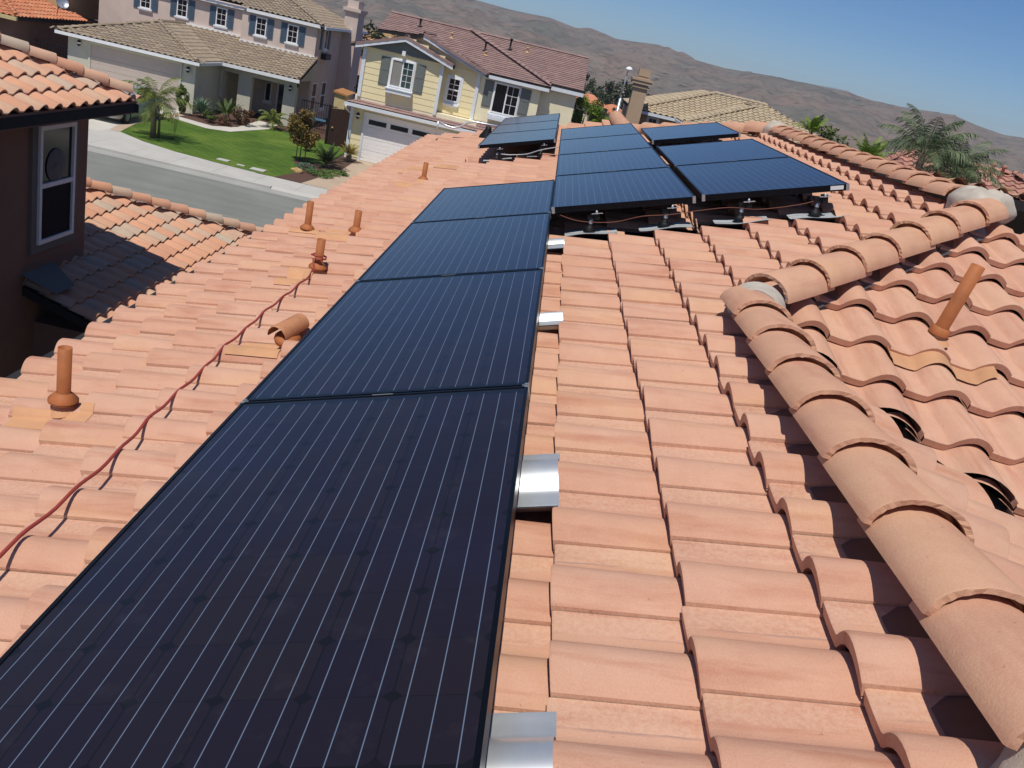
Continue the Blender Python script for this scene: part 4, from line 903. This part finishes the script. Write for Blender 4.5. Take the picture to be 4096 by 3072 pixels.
# ================================================================ CAR
def car():
    t=thing('parked_car','silver sedan parked nose out on the driveway behind the palm','car',(-18.5,35.9,G))
    L=4.5
    # sections along length from nose (y=0) to tail; each: (y, half width, z sill, z belt, z top, half width top)
    sec=[(0.0,.55,.35,.52,.54,.50),(.08,.72,.24,.62,.66,.60),(.3,.82,.20,.70,.76,.66),(.8,.87,.20,.80,.86,.70),(1.25,.88,.20,.86,.93,.72),(1.75,.88,.20,.90,1.25,.62),(2.15,.88,.20,.91,1.42,.58),(2.9,.88,.20,.92,1.43,.57),(3.4,.88,.20,.93,1.30,.58),(3.85,.87,.22,.94,1.02,.66),(4.25,.82,.26,.92,.96,.66),(4.45,.72,.34,.86,.88,.60),(4.5,.6,.42,.75,.77,.55)]
    rows=[]
    for y,hw,zs,zb,zt,ht in sec:
        row=[(-hw*.9,zs),(-hw,zs+.12),(-hw*1.0,(zs+zb)/2+.05),(-hw*.97,zb),(-ht,zb+(zt-zb)*.9),(-ht*.75,zt),(0,zt+.015),(ht*.75,zt),(ht,zb+(zt-zb)*.9),(hw*.97,zb),(hw,(zs+zb)/2+.05),(hw,zs+.12),(hw*.9,zs)]
        rows.append([(-18.5+a,33.62+y,G+b) for a,b in row])
    mb=MB(); mb.grid(rows,closed=True); mb.face(rows[0]); mb.face(rows[-1][::-1])
    body=N('silver_car_paint',.32,.5,.15); body.color('B4B7B9'); fixn(mb.build('body',body.m,t))
    # glass strips: side windows both sides + windscreen
    for sx in (1,-1):
        mb=MB(); 
        P=[(1.55,.95),(2.15,1.36),(2.95,1.37),(3.55,1.12),(3.6,.97)]
        mb.face([(-18.5+sx*(.88-.27*max(0,(z-.92)/.5)+.012),33.62+y,G+z) for y,z in P][::sx]); mb.build('side_window',M['pane'],t)
    mb=MB(); mb.face([(-18.5-.66,33.62+1.30,G+.975),(-18.5+.66,33.62+1.30,G+.975),(-18.5+.53,33.62+2.08,G+1.42),(-18.5-.53,33.62+2.08,G+1.42)]); mb.build('windscreen',M['pane'],t)
    for sx in (1,-1):
        for y in (.86,3.62):
            mb=MB(); c=(-18.5+sx*.80,33.62+y,G+.32)
            mb.lathe(c,[(.001,-.1),(.29,-.1),(.32,-.07),(.32,.07),(.29,.1),(.21,.1),(.205,.09)],24,(sx,0,0)); wo=mb.build('wheel',M['rubber'],t)
            mb=MB(); mb.lathe(c,[(.205,.085),(.19,.07),(.05,.075),(.04,.09),(.001,.09)],20,(sx,0,0)); 
            for k in range(7):
                a=k*2*math.pi/7; mb.box((-.022,.04,0),(.022,.2,.02),lambda x,y2,z,a=a,c=c:(c[0]+sx*(.082+z),c[1]+math.sin(a)*y2+math.cos(a)*x,c[2]+math.cos(a)*y2-math.sin(a)*x))
            mb.build('rim',M['steel'],wo)
        mb=MB(); blob(mb,(-18.5+sx*.62,33.62+.16,G+.62),.14,.10,.06,10,6,.02,1); mb.build('headlight',M['alum'],t)
    return t
car()
# ================================================================ VEGETATION
def frond(mb,base,az,elev,L,droop=1.0,nl=26,ll=.35,w=.02,curl=.5,wid=1.0,stem=.012,fold=.35,rr=None):
    """feather frond: arching rachis with leaflets"""
    base=Vector(base); p=base.copy(); e=elev; d=Vector((math.cos(az),math.sin(az),0)); pts=[p.copy()]; seg=10
    for i in range(seg):
        dirv=d*math.cos(e)+Vector((0,0,math.sin(e))); p=p+dirv*(L/seg); pts.append(p.copy()); e-=droop*(.06+.20*i/seg)
    mb.tube(pts,[stem*(1-.8*i/seg) for i in range(seg+1)],4,cap=False,r=.7)
    sd=Vector((-d.y,d.x,0))
    for i in range(nl):
        f=.12+.88*i/nl; k=f*seg; j=min(int(k),seg-1); q=pts[j].lerp(pts[j+1],k-j); tv=(pts[j+1]-pts[j]).normalized(); up=sd.cross(tv)
        l=ll*math.sin(math.pi*min(.97,.18+.8*f))*random.uniform(.8,1.1)
        for s in (1,-1):
            dv=(sd*s*wid+tv*(.5+.5*f)+up*random.uniform(-.1,.35)*fold*3).normalized(); tip=q+dv*l-Vector((0,0,1))*l*curl*random.uniform(.3,1.0); mid=q+dv*l*.5-Vector((0,0,1))*l*curl*.12; wv=tv*w
            mb.face([q-wv*.5,mid-wv,tip,mid+wv,q+wv*.5],r=random.random() if rr is None else rr)
def leaves(mb,c,rx,ry,rz,n,size,shell=.35,seed=None,flat=.0,clumps=14):
    rnd=random.Random(seed); cl=[]
    for _ in range(clumps):
        while True:
            v=Vector((rnd.uniform(-1,1),rnd.uniform(-1,1),rnd.uniform(-1,1)))
            if v.length<1: break
        v=v.normalized()*(v.length**.45)*.82; cl.append((v,rnd.uniform(.22,.42),rnd.random()))
    for i in range(n):
        v,r,cr=cl[rnd.randrange(len(cl))]; o=Vector((rnd.gauss(0,1),rnd.gauss(0,1),rnd.gauss(0,1))).normalized()*r*(rnd.random()**.4)
        q=v+o; p=Vector((c[0]+q.x*rx,c[1]+q.y*ry,c[2]+q.z*rz))
        a=Vector((rnd.gauss(0,1),rnd.gauss(0,1),rnd.gauss(0,.7))).normalized(); b=a.cross(Vector((rnd.gauss(0,1),rnd.gauss(0,1),rnd.gauss(0,1)))).normalized(); s=size*rnd.uniform(.6,1.3)
        mb.face([p-a*s-b*s*.1,p-b*s*.55,p+a*s,p+b*s*.55],r=min(1,max(0,cr*.6+rnd.random()*.4)))
def branchy(mb,base,top,r,n=7,spread=.5,seed=0):
    rnd=random.Random(seed); base=Vector(base);top=Vector(top); mid=base.lerp(top,.5)+Vector((rnd.uniform(-.05,.05),rnd.uniform(-.05,.05),0)); mb.tube([base,mid,top],[r,r*.8,r*.5],7)
    for i in range(n):
        f=rnd.uniform(.45,1); p=base.lerp(top,f); a=rnd.uniform(0,6.28); l=spread*rnd.uniform(.5,1); mb.tube([p,p+Vector((math.cos(a)*l*.5,math.sin(a)*l*.5,l*.35)),p+Vector((math.cos(a)*l,math.sin(a)*l,l*.9))],[r*.4,r*.25,r*.1],5,cap=False)
def tree(name,label,cat,base,h,cw,ch,mat,n=1400,size=.05,trunk=.05,seed=1,group=None,clumps=16):
    t=thing(name,label,cat,base,group); b=Vector(base)
    mb=MB(); branchy(mb,b,b+Vector((0,0,h-ch*.5)),trunk,8,cw*.45,seed); mb.build('trunk',M['bark'],t)
    mb=MB(); leaves(mb,(b.x,b.y,b.z+h-ch/2),cw/2,cw/2,ch/2,n,size,seed=seed,clumps=clumps); mb.build('crown',M[mat],t); return t
def palm(name,label,base,h,L,n,mat,elr=(-.1,1.3),tr=.09,seed=3,ll=.4,nl=24,droop=1.0,w=.018,curl=.5,cat='palm',lean=(0,0),group=None,wid=1.0):
    random.seed(seed); t=thing(name,label,cat,base,group); b=Vector(base); top=b+Vector((lean[0],lean[1],h))
    mb=MB(); mb.tube([b,b.lerp(top,.5),top],[tr*1.25,tr,tr*.75],10); mb.build('trunk',M['bark'],t)
    mb=MB()
    for i in range(n):
        az=i*2.399+random.uniform(-.25,.25); el=elr[0]+(elr[1]-elr[0])*(i+.5)/n; frond(mb,top+Vector((math.cos(az)*tr*.5,math.sin(az)*tr*.5,0)),az,el,L*random.uniform(.85,1.1),droop,nl,ll,w,curl,wid)
    mb.build('fronds',M[mat],t); return t
palm('palm_tree','young palm with shaggy yellow green fronds on the lawn by the driveway',(-15.76,32.8,G),1.40,1.6,17,'l_palm',elr=(-.35,1.5),tr=.10,seed=3,ll=.42,nl=30,droop=1.25,w=.016,curl=.7)
palm('palm_tree','thin second palm stem right behind the lawn palm',(-15.62,33.0,G),.85,.5,4,'l_palm',elr=(.2,1.2),tr=.05,seed=4,ll=.25,nl=18)
palm('cycad','large dark green cycad in the planting bed by the yellow garage',(-9.25,35.15,G),.18,.95,34,'l_dark',elr=(.05,1.4),tr=.13,seed=5,ll=.16,nl=30,droop=.45,w=.012,curl=.05,cat='cycad')
palm('cycad','golden brown cycad against the yellow garage corner',(-8.95,37.9,G),.35,.62,26,'l_gold',elr=(.1,1.4),tr=.14,seed=6,ll=.13,nl=24,droop=.5,w=.012,curl=.05,cat='cycad')
palm('cycad','upright cycad on a stump beside the grey porch',(-16.05,41.6,G),.35,.95,22,'l_mid',elr=(.1,1.35),tr=.16,seed=8,ll=.16,nl=26,droop=.45,w=.014,curl=.05,cat='cycad')
palm('palm_shrub','yellow tipped clumping palm in front of the grey entry door',(-14.0,42.5,G),.45,.95,16,'l_palm',elr=(-.2,1.3),tr=.05,seed=9,ll=.26,nl=20,droop=1.2,w=.02,curl=.5,cat='palm')
tree('small_tree','small staked tree with russet and green leaves by the planting bed','tree',(-10.42,35.15,G),2.15,1.6,1.55,'l_tree',5200,.055,.028,seed=11,clumps=26)
mb=MB(); mb.tube([(-10.2,35.1,G),(-10.2,35.1,G+1.0)],.02,6); mb.tube([(-10.6,35.2,G),(-10.6,35.2,G+1.05)],.02,6); mb.tube([(-10.6,35.2,G+.7),(-10.2,35.1,G+.7)],.008,5); single(mb,'tree_stake',M['bark'],'thin wooden stakes holding the small russet tree','stake')
tree('conical_shrub','narrow bright green conical shrub left of the agave','shrub',(-17.75,40.3,G),1.45,.72,1.4,'l_mid',4200,.035,.04,seed=12,clumps=22)
tree('russet_shrub','reddish brown rounded shrub beside the porch path','shrub',(-15.1,41.3,G),.95,1.15,.9,'l_red',1600,.045,.04,seed=13)
tree('low_shrub','low green shrub in front of the agave','shrub',(-16.2,39.9,G),.55,1.0,.5,'l_mid',1100,.04,.03,seed=14)
tree('low_shrub','low reddish shrub right of the green one by the path','shrub',(-15.5,39.9,G),.42,.8,.4,'l_red',700,.04,.03,seed=15)
tree('small_bush','small russet bush on the lawn behind the staked tree','shrub',(-10.9,38.2,G),.7,.9,.6,'l_tree',800,.05,.03,seed=16)
def agave(label,base,L,n,mat,seed):
    random.seed(seed); t=thing('agave',label,'agave',base); mb=MB(); b=Vector(base)
    for i in range(n):
        az=i*2.399; el=.15+1.25*i/n; d=Vector((math.cos(az)*math.cos(el),math.sin(az)*math.cos(el),math.sin(el))); sd=Vector((-math.sin(az),math.cos(az),0)); l=L*random.uniform(.85,1.1)
        p1=b+d*l*.15; p2=b+d*l*.55; p3=b+d*l-Vector((0,0,.10)); mb.face([b-sd*.02,p2-sd*.028,p3,p2+sd*.028,b+sd*.02])
    mb.build('leaves',M[mat],t); mb=MB(); mb.tube([b,b+Vector((0,0,.2))],.07,8); mb.build('stem',M['bark'],t); return t
agave('large grey green agave in front of the grey garage corner',(-17.0,40.7,G+.28),.85,90,'l_agave',21)
for k,(x,y,r,lab) in enumerate(((-8.9,32.9,.62,'round green ground cover mound nearest the sidewalk'),(-8.55,33.9,.55,'green ground cover mound under the large cycad'),(-9.75,33.7,.45,'grey green ground cover mound left of the cycad'))):
    mb=MB(); leaves(mb,(x,y,G+.08),r,r,.16,1500,.03,seed=40+k,clumps=26); single(mb,'ground_cover_mound',M['l_ground'] if k<2 else M['l_agave'],lab,'ground cover plant')
mb=MB(); blob(mb,(-9.75,32.55,G+.05),.26,.18,.13,12,8,.3,4); single(mb,'rock',M['rock'],'golden rock lying in the brown mulch bed','rock')
# hedge right of yellow house
tree('bright_bush','bright yellow green bushy tree right of the yellow house','tree',(1.35,46,G),4.95,1.9,2.2,'l_bright',4200,.055,.07,seed=31)
palm('palm_shrub','light green fan fronds at the right of the bright bush',(2.25,45.6,G),3.6,.85,16,'l_bright',elr=(0,1.4),tr=.05,seed=32,ll=.3,nl=20,droop=.9)
# street lamp (slender pole by the beige chimney)
t=thing('street_lamp','tall grey street lamp with white dome head beside the beige chimney','street lamp',(2.62,40,G))
mb=MB(); mb.tube([(2.60,40,G),(2.60,40,-.35)],[.09,.075],10); mb.tube([(2.60,40,-.35),(2.62,40,.92)],[.03,.022],8); mb.tube([(2.58,40,-.1),(2.72,40,-.05)],.02,6); mb.build('pole',M['steel'],t)
mb=MB(); mb.lathe((2.66,40,.93),[(.001,-.06),(.07,-.05),(.17,-.02),(.15,.06),(.08,.12),(.001,.14)],14); mb.build('lamp_head',M['white'],t)
# ================================================================ BEIGE HOUSE RIGHT
bh=thing('beige_house','beige tile roofed house with a tall tan chimney beyond the panels','house',(8,47,G))
tb=math.atan(.34); zb=-.82; XW=5.87; PX,PY=8.1,48.4; WX=9.8; WY=41.3+WX-XW
mb=MB(); mb.box((3.75,44.3,G),(XW+.2,54,zb-.1)); mb.box((XW+.3,41.7,G),(2*WX-XW-.3,54,zb-.1)); mb.build('wall',M['st_beige'],bh)
s_roof(bh,np.array([0,43.9,zb]),(0,-1),tb,[(3.6,43.9),(XW,43.9),(XW+4.5,48.4),(PX,PY)],'beige_tile',clip=[1,2,3])
s_roof(bh,np.array([3.6,0,zb]),(-1,0),tb,[(3.6,43.9),(PX,PY),(PX,53),(3.6,53)],'beige_tile',clip=[0,1,2])
s_roof(bh,np.array([XW,0,zb+.01]),(-1,0),tb,[(XW,41.3),(WX,WY),(WX,47.9),(XW,43.9)],'beige_tile',clip=[0,1,2])
s_roof(bh,np.array([0,41.3,zb+.01]),(0,-1),tb,[(XW,41.3),(2*WX-XW,41.3),(WX,WY)],'beige_tile',clip=[1,2])
s_roof(bh,np.array([2*WX-XW,0,zb+.01]),(1,0),tb,[(2*WX-XW,41.3),(2*WX-XW,48),(WX,48),(WX,WY)],'beige_tile',clip=[1,2,3])
s_roof(bh,np.array([0,43.9,zb]),(0,-1),tb,[(10.3,48.4),(10.3,47.4),(13.8,43.9),(15.5,43.9),(11.0,48.4)],'beige_tile',clip=True)
s_roof(bh,np.array([15.5,0,zb]),(1,0),tb,[(11,48.4),(15.5,43.9),(15.5,53),(11,53)],'beige_tile',clip=[0,2,3])
zt_=zb+.34*(PY-43.9)+.05
cap_line(bh,(3.65,43.95,zb+.05),(PX,PY,zt_),exposure=.33,r0=.10,mat='beige_tile',sep=False,name='hip_tile',n=5,ang=160)
cap_line(bh,(PX,PY,zt_),(11,PY,zt_),exposure=.33,r0=.10,mat='beige_tile',sep=False,name='ridge_tile',n=5,ang=160)
cap_line(bh,(XW+.05,41.35,zb+.06),(WX,WY,zb+.34*(WX-XW)+.06),exposure=.33,r0=.10,mat='beige_tile',sep=False,name='hip_tile',n=5,ang=160)
cap_line(bh,(WX,WY,zb+.34*(WX-XW)+.06),(WX,48,zb+.34*(WX-XW)+.06),exposure=.33,r0=.10,mat='beige_tile',sep=False,name='ridge_tile',n=5,ang=160)
mb=MB(); mb.box((3.5,43.78,zb-.14),(XW,43.89,zb)); mb.box((XW-.11,41.3,zb-.14),(XW-.01,43.77,zb)); mb.box((XW-.1,41.18,zb-.14),(14,41.29,zb)); mb.build('gutter',M['whiteblue'],bh)
window(Fr((0,44.3,0),(1,0,0),(0,-1,0)),bh,4.50,4.98,-1.55,-1.05,grid=(0,1,2,2),fw=.05,trim=.08,sill=False,pane='pane')
mb=MB(); mb.box((3.30,43.3,G),(4.0,44.2,.40)); mb.box((3.22,43.22,.22),(4.08,44.28,.32)); mb.box((3.16,43.16,.40),(4.14,44.34,.56)); mb.box((3.12,43.12,.56),(4.18,44.38,.66)); mb.box((3.36,43.35,.66),(4.0,44.1,.72)); mb.box((3.40,43.40,.78),(3.96,44.0,1.12)); mb.box((3.44,43.44,.72),(3.92,43.96,.78)); mb.build('chimney',M['st_beige'],bh)
# ================================================================ ROSE ROOF HOUSE FAR RIGHT
rh=thing('rose_roof_house','house at right edge with rose clay tile roof and two vent pipes','house',(15,27,G))
a=math.radians(-14)
def rot(x,y): return (13.2+x*math.cos(a)-y*math.sin(a),26+x*math.sin(a)+y*math.cos(a))
zr=.50
dn=(math.sin(a),-math.cos(a))
P=[rot(-2.2,0),rot(8,0),rot(8,-5),rot(-5.2,-5)]
Oe=np.array([rot(0,-5)[0],rot(0,-5)[1],zr-5*.36])
s_roof(rh,Oe,dn,math.atan(.36),P,'pink_tile',clip=True)
dn2=(-dn[0],-dn[1]); Oe2=np.array([rot(0,5)[0],rot(0,5)[1],zr-5*.36]); s_roof(rh,Oe2,dn2,math.atan(.36),[rot(-2.2,0),rot(8,0),rot(8,5),rot(-5.2,5)],'pink_tile')
cap_line(rh,(*rot(-2.2,0),zr+.03),(*rot(8,0),zr+.03),exposure=.33,r0=.11,mat='pink_tile',sep=False,name='ridge_tile',n=5,ang=160)
cap_line(rh,(*rot(-5.1,-4.9),zr-1.72),(*rot(-2.2,0),zr+.05),exposure=.33,r0=.11,mat='pink_tile',sep=False,name='hip_tile',n=5,ang=160)
cap_line(rh,(*rot(4.2,-4.5),zr-1.45),(*rot(.9,-.1),zr+.08),exposure=.33,r0=.10,mat='pink_tile',sep=False,name='hip_tile',n=5,ang=160)
mb=MB(); q=[rot(-4.3,-4.3),rot(8,-4.3),rot(8,4.3),rot(-4.3,4.3)]; zt=zr-1.75
for i in range(4): p,r_=q[i],q[(i+1)%4]; mb.face([(p[0],p[1],G),(r_[0],r_[1],G),(r_[0],r_[1],zt),(p[0],p[1],zt)])
mb.build('wall',M['st_beige'],rh)
for x in (.15,.45):
    c=rot(x,-.5); mb=MB(); mb.lathe((c[0],c[1],zr-.2),[(.05,0),(.05,.36),(.085,.37),(.085,.45),(.001,.48)],10); mb.build('vent_pipe',M['pink_tile'],rh)
# palms between
palm('palm_tree','drooping feathery palm fronds behind the ridge, left of the pair',(7.9,17.5,G),6.35,1.25,19,'l_grey',elr=(.1,1.5),tr=.10,seed=51,ll=.34,nl=36,droop=1.0,w=.010,curl=.9)
palm('palm_tree','shaggy palm crown hiding the left end of the rose roof',(8.9,18.0,G),6.1,1.15,30,'l_grey',elr=(-.5,1.4),tr=.12,seed=52,ll=.36,nl=34,droop=1.0,w=.010,curl=.8)
palm('palm_tree','dry olive palm fronds low behind the ridge caps',(8.7,16.6,G),5.5,1.0,16,'l_olive',elr=(-.5,1.3),tr=.1,seed=53,ll=.34,nl=30,droop=.9,w=.008,curl=.5)
tree('round_bush','round green tree top just above the ridge caps','tree',(5.85,17.5,G),6.50,.9,.9,'l_mid',1500,.035,.08,seed=54)
palm('palm_tree','small light green palm tip behind the round tree top',(5.42,17.6,G),6.25,.45,12,'l_bright',elr=(.3,1.5),tr=.06,seed=55,ll=.14,nl=20,droop=.6,w=.012,curl=.3)
palm('tall_grass_plant','yellow green spiky foliage along the ridge caps',(6.65,17.2,G),5.95,.6,26,'l_bright',elr=(.2,1.5),tr=.06,seed=56,ll=.16,nl=16,droop=.7,w=.012,curl=.3,cat='plant')
# ================================================================ TERRAIN AND TOWN
def sm(a,b,x): t=min(1,max(0,(x-a)/(b-a))); return t*t*(3-2*t)
azs=[-60,-35,-25,-13,-8,-5.9,-4,-1.7,0,.8,2.5,5.1,7.3,9.3,11.8,14.7,16.5,18,20.1,22.4,23.7,25.2,26.2,32,45,70]
els=[.9,1.0,1.4,1.75,1.8,1.72,1.66,1.72,1.50,1.70,1.42,1.64,1.30,1.22,1.36,1.44,1.47,1.23,1.32,1.50,1.25,1.07,1.15,.9,.7,.5]
def hfn(x,y):
    from mathutils import noise as nz
    r=math.hypot(x,y); az=math.degrees(math.atan2(x,y)); el=float(np.interp(az,azs,els)) if -60<=az<=70 else .6
    base=-5.95-5*sm(75,230,r)-2*sm(230,450,r)
    zr_=1300*math.tan(math.radians(el))+1.0
    f=sm(380,1300,r)
    n=nz.fractal(Vector((x*.004,y*.004,.3)),1.0,2.0,6)
    rid=abs(nz.noise(Vector((az*.22,r*.0012,1.7)))) ; rid2=nz.fractal(Vector((az*.5,r*.004,4.1)),1.0,2.1,5)
    k=sm(420,800,r)*(1-sm(1180,1300,r))
    rg=nz.ridged_multi_fractal(Vector((x*.006,y*.006,.7)),1.0,2.1,5,1.0,2.0)
    z=base+(zr_-base)*f**.9 - k*(10*rid+6*abs(rid2)) + k*n*8 - k*10*(1.4-rg)
    if r>1300: z=zr_-(r-1300)*.06
    return z
mb=MB(); R_=[0,20,45,75,110,150,200,260,330,400]+[400+18*i for i in range(1,51)]+[1330,1400,1700,2400]
fine=[-60+.3*i for i in range(434)]; coarse=[fine[-1]+(360-(fine[-1]+60))*i/24 for i in range(1,24)]
AZ_=fine+coarse; rows=[]
for r in R_:
    rows.append([(-.1+r*math.sin(math.radians(a_)),-2.7+r*math.cos(math.radians(a_)),(hfn(r*math.sin(math.radians(a_)),r*math.cos(math.radians(a_))) if r>0 else -5.95)) for a_ in AZ_][::-1])
mb.grid(rows,closed=True)
M_dummy=0
m=N('dry_hillside',.98,.05); v=m.coord('Object'); n1_=m.noise(v,.006,6,.6,.4); n2_=m.noise(v,.03,6,.7); n3_=m.noise(v,.10,5,.85)
c=m.ramp(n1_,[(.34,'68665E'),(.46,'7A7066'),(.56,'806E64'),(.66,'76766A')]); c=m.mix(m.math('MULTIPLY',m.ramp(n2_,[(.48,0.0),(.60,1.0)]),.6),c,'57544E'); c=m.mix(m.math('MULTIPLY',m.ramp(n3_,[(.52,0.0),(.60,1.0)]),.62),c,'45463E'); c=m.mix(m.math('MULTIPLY',m.ramp(n3_,[(.34,1.0),(.42,0.0)]),.35),c,'A09888')
vo=m.n('ShaderNodeTexVoronoi'); vo.inputs['Scale'].default_value=.035; m.l(v,vo.inputs['Vector']); c=m.mix(m.math('MULTIPLY',m.ramp(vo.outputs['Distance'],[(.08,1.0),(.16,0.0)]),.7),c,'33362E'); m.color(c)
struct(mb,'hills',m.m)
# pale tracks on the hills
def track(pts,wd,name):
    mb=MB(); rows=[]
    P=[]
    for i in range(len(pts)-1):
        for k in range(8):
            t=k/8; P.append((pts[i][0]*(1-t)+pts[i+1][0]*t,pts[i][1]*(1-t)+pts[i+1][1]*t))
    P.append(pts[-1])
    for az,r in P:
        row=[]
        for dr in (-wd,wd):
            x=(r+dr)*math.sin(math.radians(az)); y=(r+dr)*math.cos(math.radians(az)); row.append((-.1+x,-2.7+y,hfn(x,y)+.9))
        rows.append(row)
    mb.grid(rows); tag(mb.build(name,M['track']),kind='structure')
M['track']=plain('pale_dirt','B0A088',.95)
track([(-13.2,1120),(-11.5,1130),(-10.2,1110)],9,'dirt_track'); track([(-9.8,1150),(-8.3,1160),(-6.4,1265)],8,'dirt_track'); track([(-11.5,1000),(-10,985),(-8.8,930)],7,'dirt_track')
track([(14.9,1290),(15.8,1295),(16.6,1292)],5,'dirt_track'); track([(24.9,960),(24.6,860),(24.8,760)],3,'dirt_track'); track([(17.8,1120),(18.4,1118)],5,'dirt_track')
# golden slope seen between the two houses
mb=MB(); rows=[]
for i in range(9):
    y=78+i*8; rows.append([(x,y,-6.3+4.6*sm(78,140,y)+.4*math.sin(x*.3+y*.1)) for x in np.linspace(-34,-12,14)])
mb.grid(rows); M['gold']=plain('golden_dry_grass','A08258',.95,var=.25,scale=.6); struct(mb,'dry_slope',M['gold'])
def bg_tree(x,y,zt,w_,seed,mat='l_far',lab='',z0=-8,h=None,palmy=False):
    hh=zt-z0; t=thing('distant_tree',lab,'tree',(x,y,z0),'trees in the distance beyond the street'); mb=MB(); mb.tube([(x,y,z0),(x,y,zt-w_*.4)],[.25,.15],6); mb.build('trunk',M['bark'],t)
    mb=MB(); leaves(mb,(x,y,zt-w_*.55),w_*.55,w_*.55,w_*.6,700,w_*.055,seed=seed,clumps=12); mb.build('crown',M[mat],t)
names=['dark round tree','tall narrow tree','broad dark tree','low dark tree','slender dark tree']
k=0
town=[(2.3,118,-.3,3.0),(3.2,112,-1.6,2.6),(4.6,120,-1.9,3.4),(5.7,116,-1.0,3.2),(6.7,122,-1.6,3.6),(7.9,114,-.6,3.4),(9.1,124,-1.1,4.0),(10.4,118,-1.0,3.4),(11.5,120,-1.7,2.8),(3.9,100,-2.7,2.6),(6.0,98,-3.0,2.6),(8.3,96,-2.9,2.8),(10,96,-3.0,2.6)]
pos=['beside the yellow roof end','second right of the yellow roof end','behind the upper orange roof','left of the street lamp','just left of the lamp pole','behind the lamp pole','between lamp and beige chimney','behind the beige chimney','right of the beige chimney','below the upper orange roof','between the two orange roofs','behind the bright bush','low down beside the white house wall']
for i,(x,y,zt,w_) in enumerate(town): bg_tree(x,y,zt,w_,60+i,lab='distant '+names[i%5]+' '+pos[i])
lt=[(-20.2,86,-.8,3.2),(-18.7,88,-.2,3.2),(-17.6,84,-.9,3.0),(-16.4,88,-.3,3.4),(-15.2,84,-1.0,2.4),(-19.6,78,-2.8,1.8),(-17.9,66,-2.5,1.2)]
lp=['right beside the grey house chimney','second right of the grey chimney','third right of the grey chimney','against the left end of the mauve roof','touching the mauve gable','low on the golden slope','low behind the pale mauve roof']
for i,(x,y,zt,w_) in enumerate(lt): bg_tree(x,y,zt,w_,80+i,lab='distant dark tree '+lp[i],z0=-7)
def far_house(x,y,z,wd,dp,hh,mat,wall,lab,rz=.9):
    t=thing('distant_house',lab,'house',(x,y,z),'houses in the distance beyond the street'); mb=MB(); mb.box((x-wd/2,y-dp/2,z),(x+wd/2,y+dp/2,z+hh)); mb.build('wall',M[wall],t)
    mb=MB(); e=.5; A=[(x-wd/2-e,y-dp/2-e,z+hh),(x+wd/2+e,y-dp/2-e,z+hh),(x+wd/2+e,y+dp/2+e,z+hh),(x-wd/2-e,y+dp/2+e,z+hh)]; r=dp/2
    p,q=(x-wd/2+r*.6,y,z+hh+rz*r*.45),(x+wd/2-r*.6,y,z+hh+rz*r*.45)
    for f in ([A[0],A[1],q,p],[A[1],A[2],q],[A[2],A[3],p,q],[A[3],A[0],p]): mb.face(f,uv=[(0,0),(1,0),(1,1),(0,1)][:len(f)])
    mb.build('roof',M[mat],t)
    mb=MB()
    for u in (-.25,.25): mb.box((x+u*wd-.5,y-dp/2-.02,z+hh*.45),(x+u*wd+.5,y-dp/2-.002,z+hh*.8))
    mb.build('window',M['pane'],t)
far_house(3.2,104,-8,3.6,5,4.3,'orange_tile','st_cream','distant house with orange roof below the end of the mauve roof')
far_house(6.3,108,-8.4,3.6,5,4.0,'orange_tile','st_cream','distant house with orange roof left of the street lamp')
far_house(8.9,92,-8,2.6,4,4.5,'grey_tile','white','distant white walled house between lamp pole and beige chimney')
far_house(-14.6,62,-6.4,3.4,5,3.0,'mauve_tile','st_beige','low pale mauve roofed house seen in the gap between the two houses')
far_house(-20.5,92,-6.2,6,6,3.2,'orange_tile','st_cream','small orange roofed house beyond the golden slope')

# ================================================================ HAZE
mb=MB(); mb.box((-2300,-2300,-90),(2300,2300,70)); hz=mb.build('haze',M['white']); hz['kind']='stuff'
hm=bpy.data.materials.new('haze_air'); hm.use_nodes=True; t_=hm.node_tree; t_.nodes.remove(t_.nodes['Principled BSDF']); pvn=t_.nodes.new('ShaderNodeVolumePrincipled'); pvn.inputs['Color'].default_value=(.80,.88,1,1); pvn.inputs['Density'].default_value=HAZE; pvn.inputs['Anisotropy'].default_value=.2
t_.links.new(pvn.outputs[0],t_.nodes['Material Output'].inputs['Volume']); hz.data.materials.clear(); hz.data.materials.append(hm)
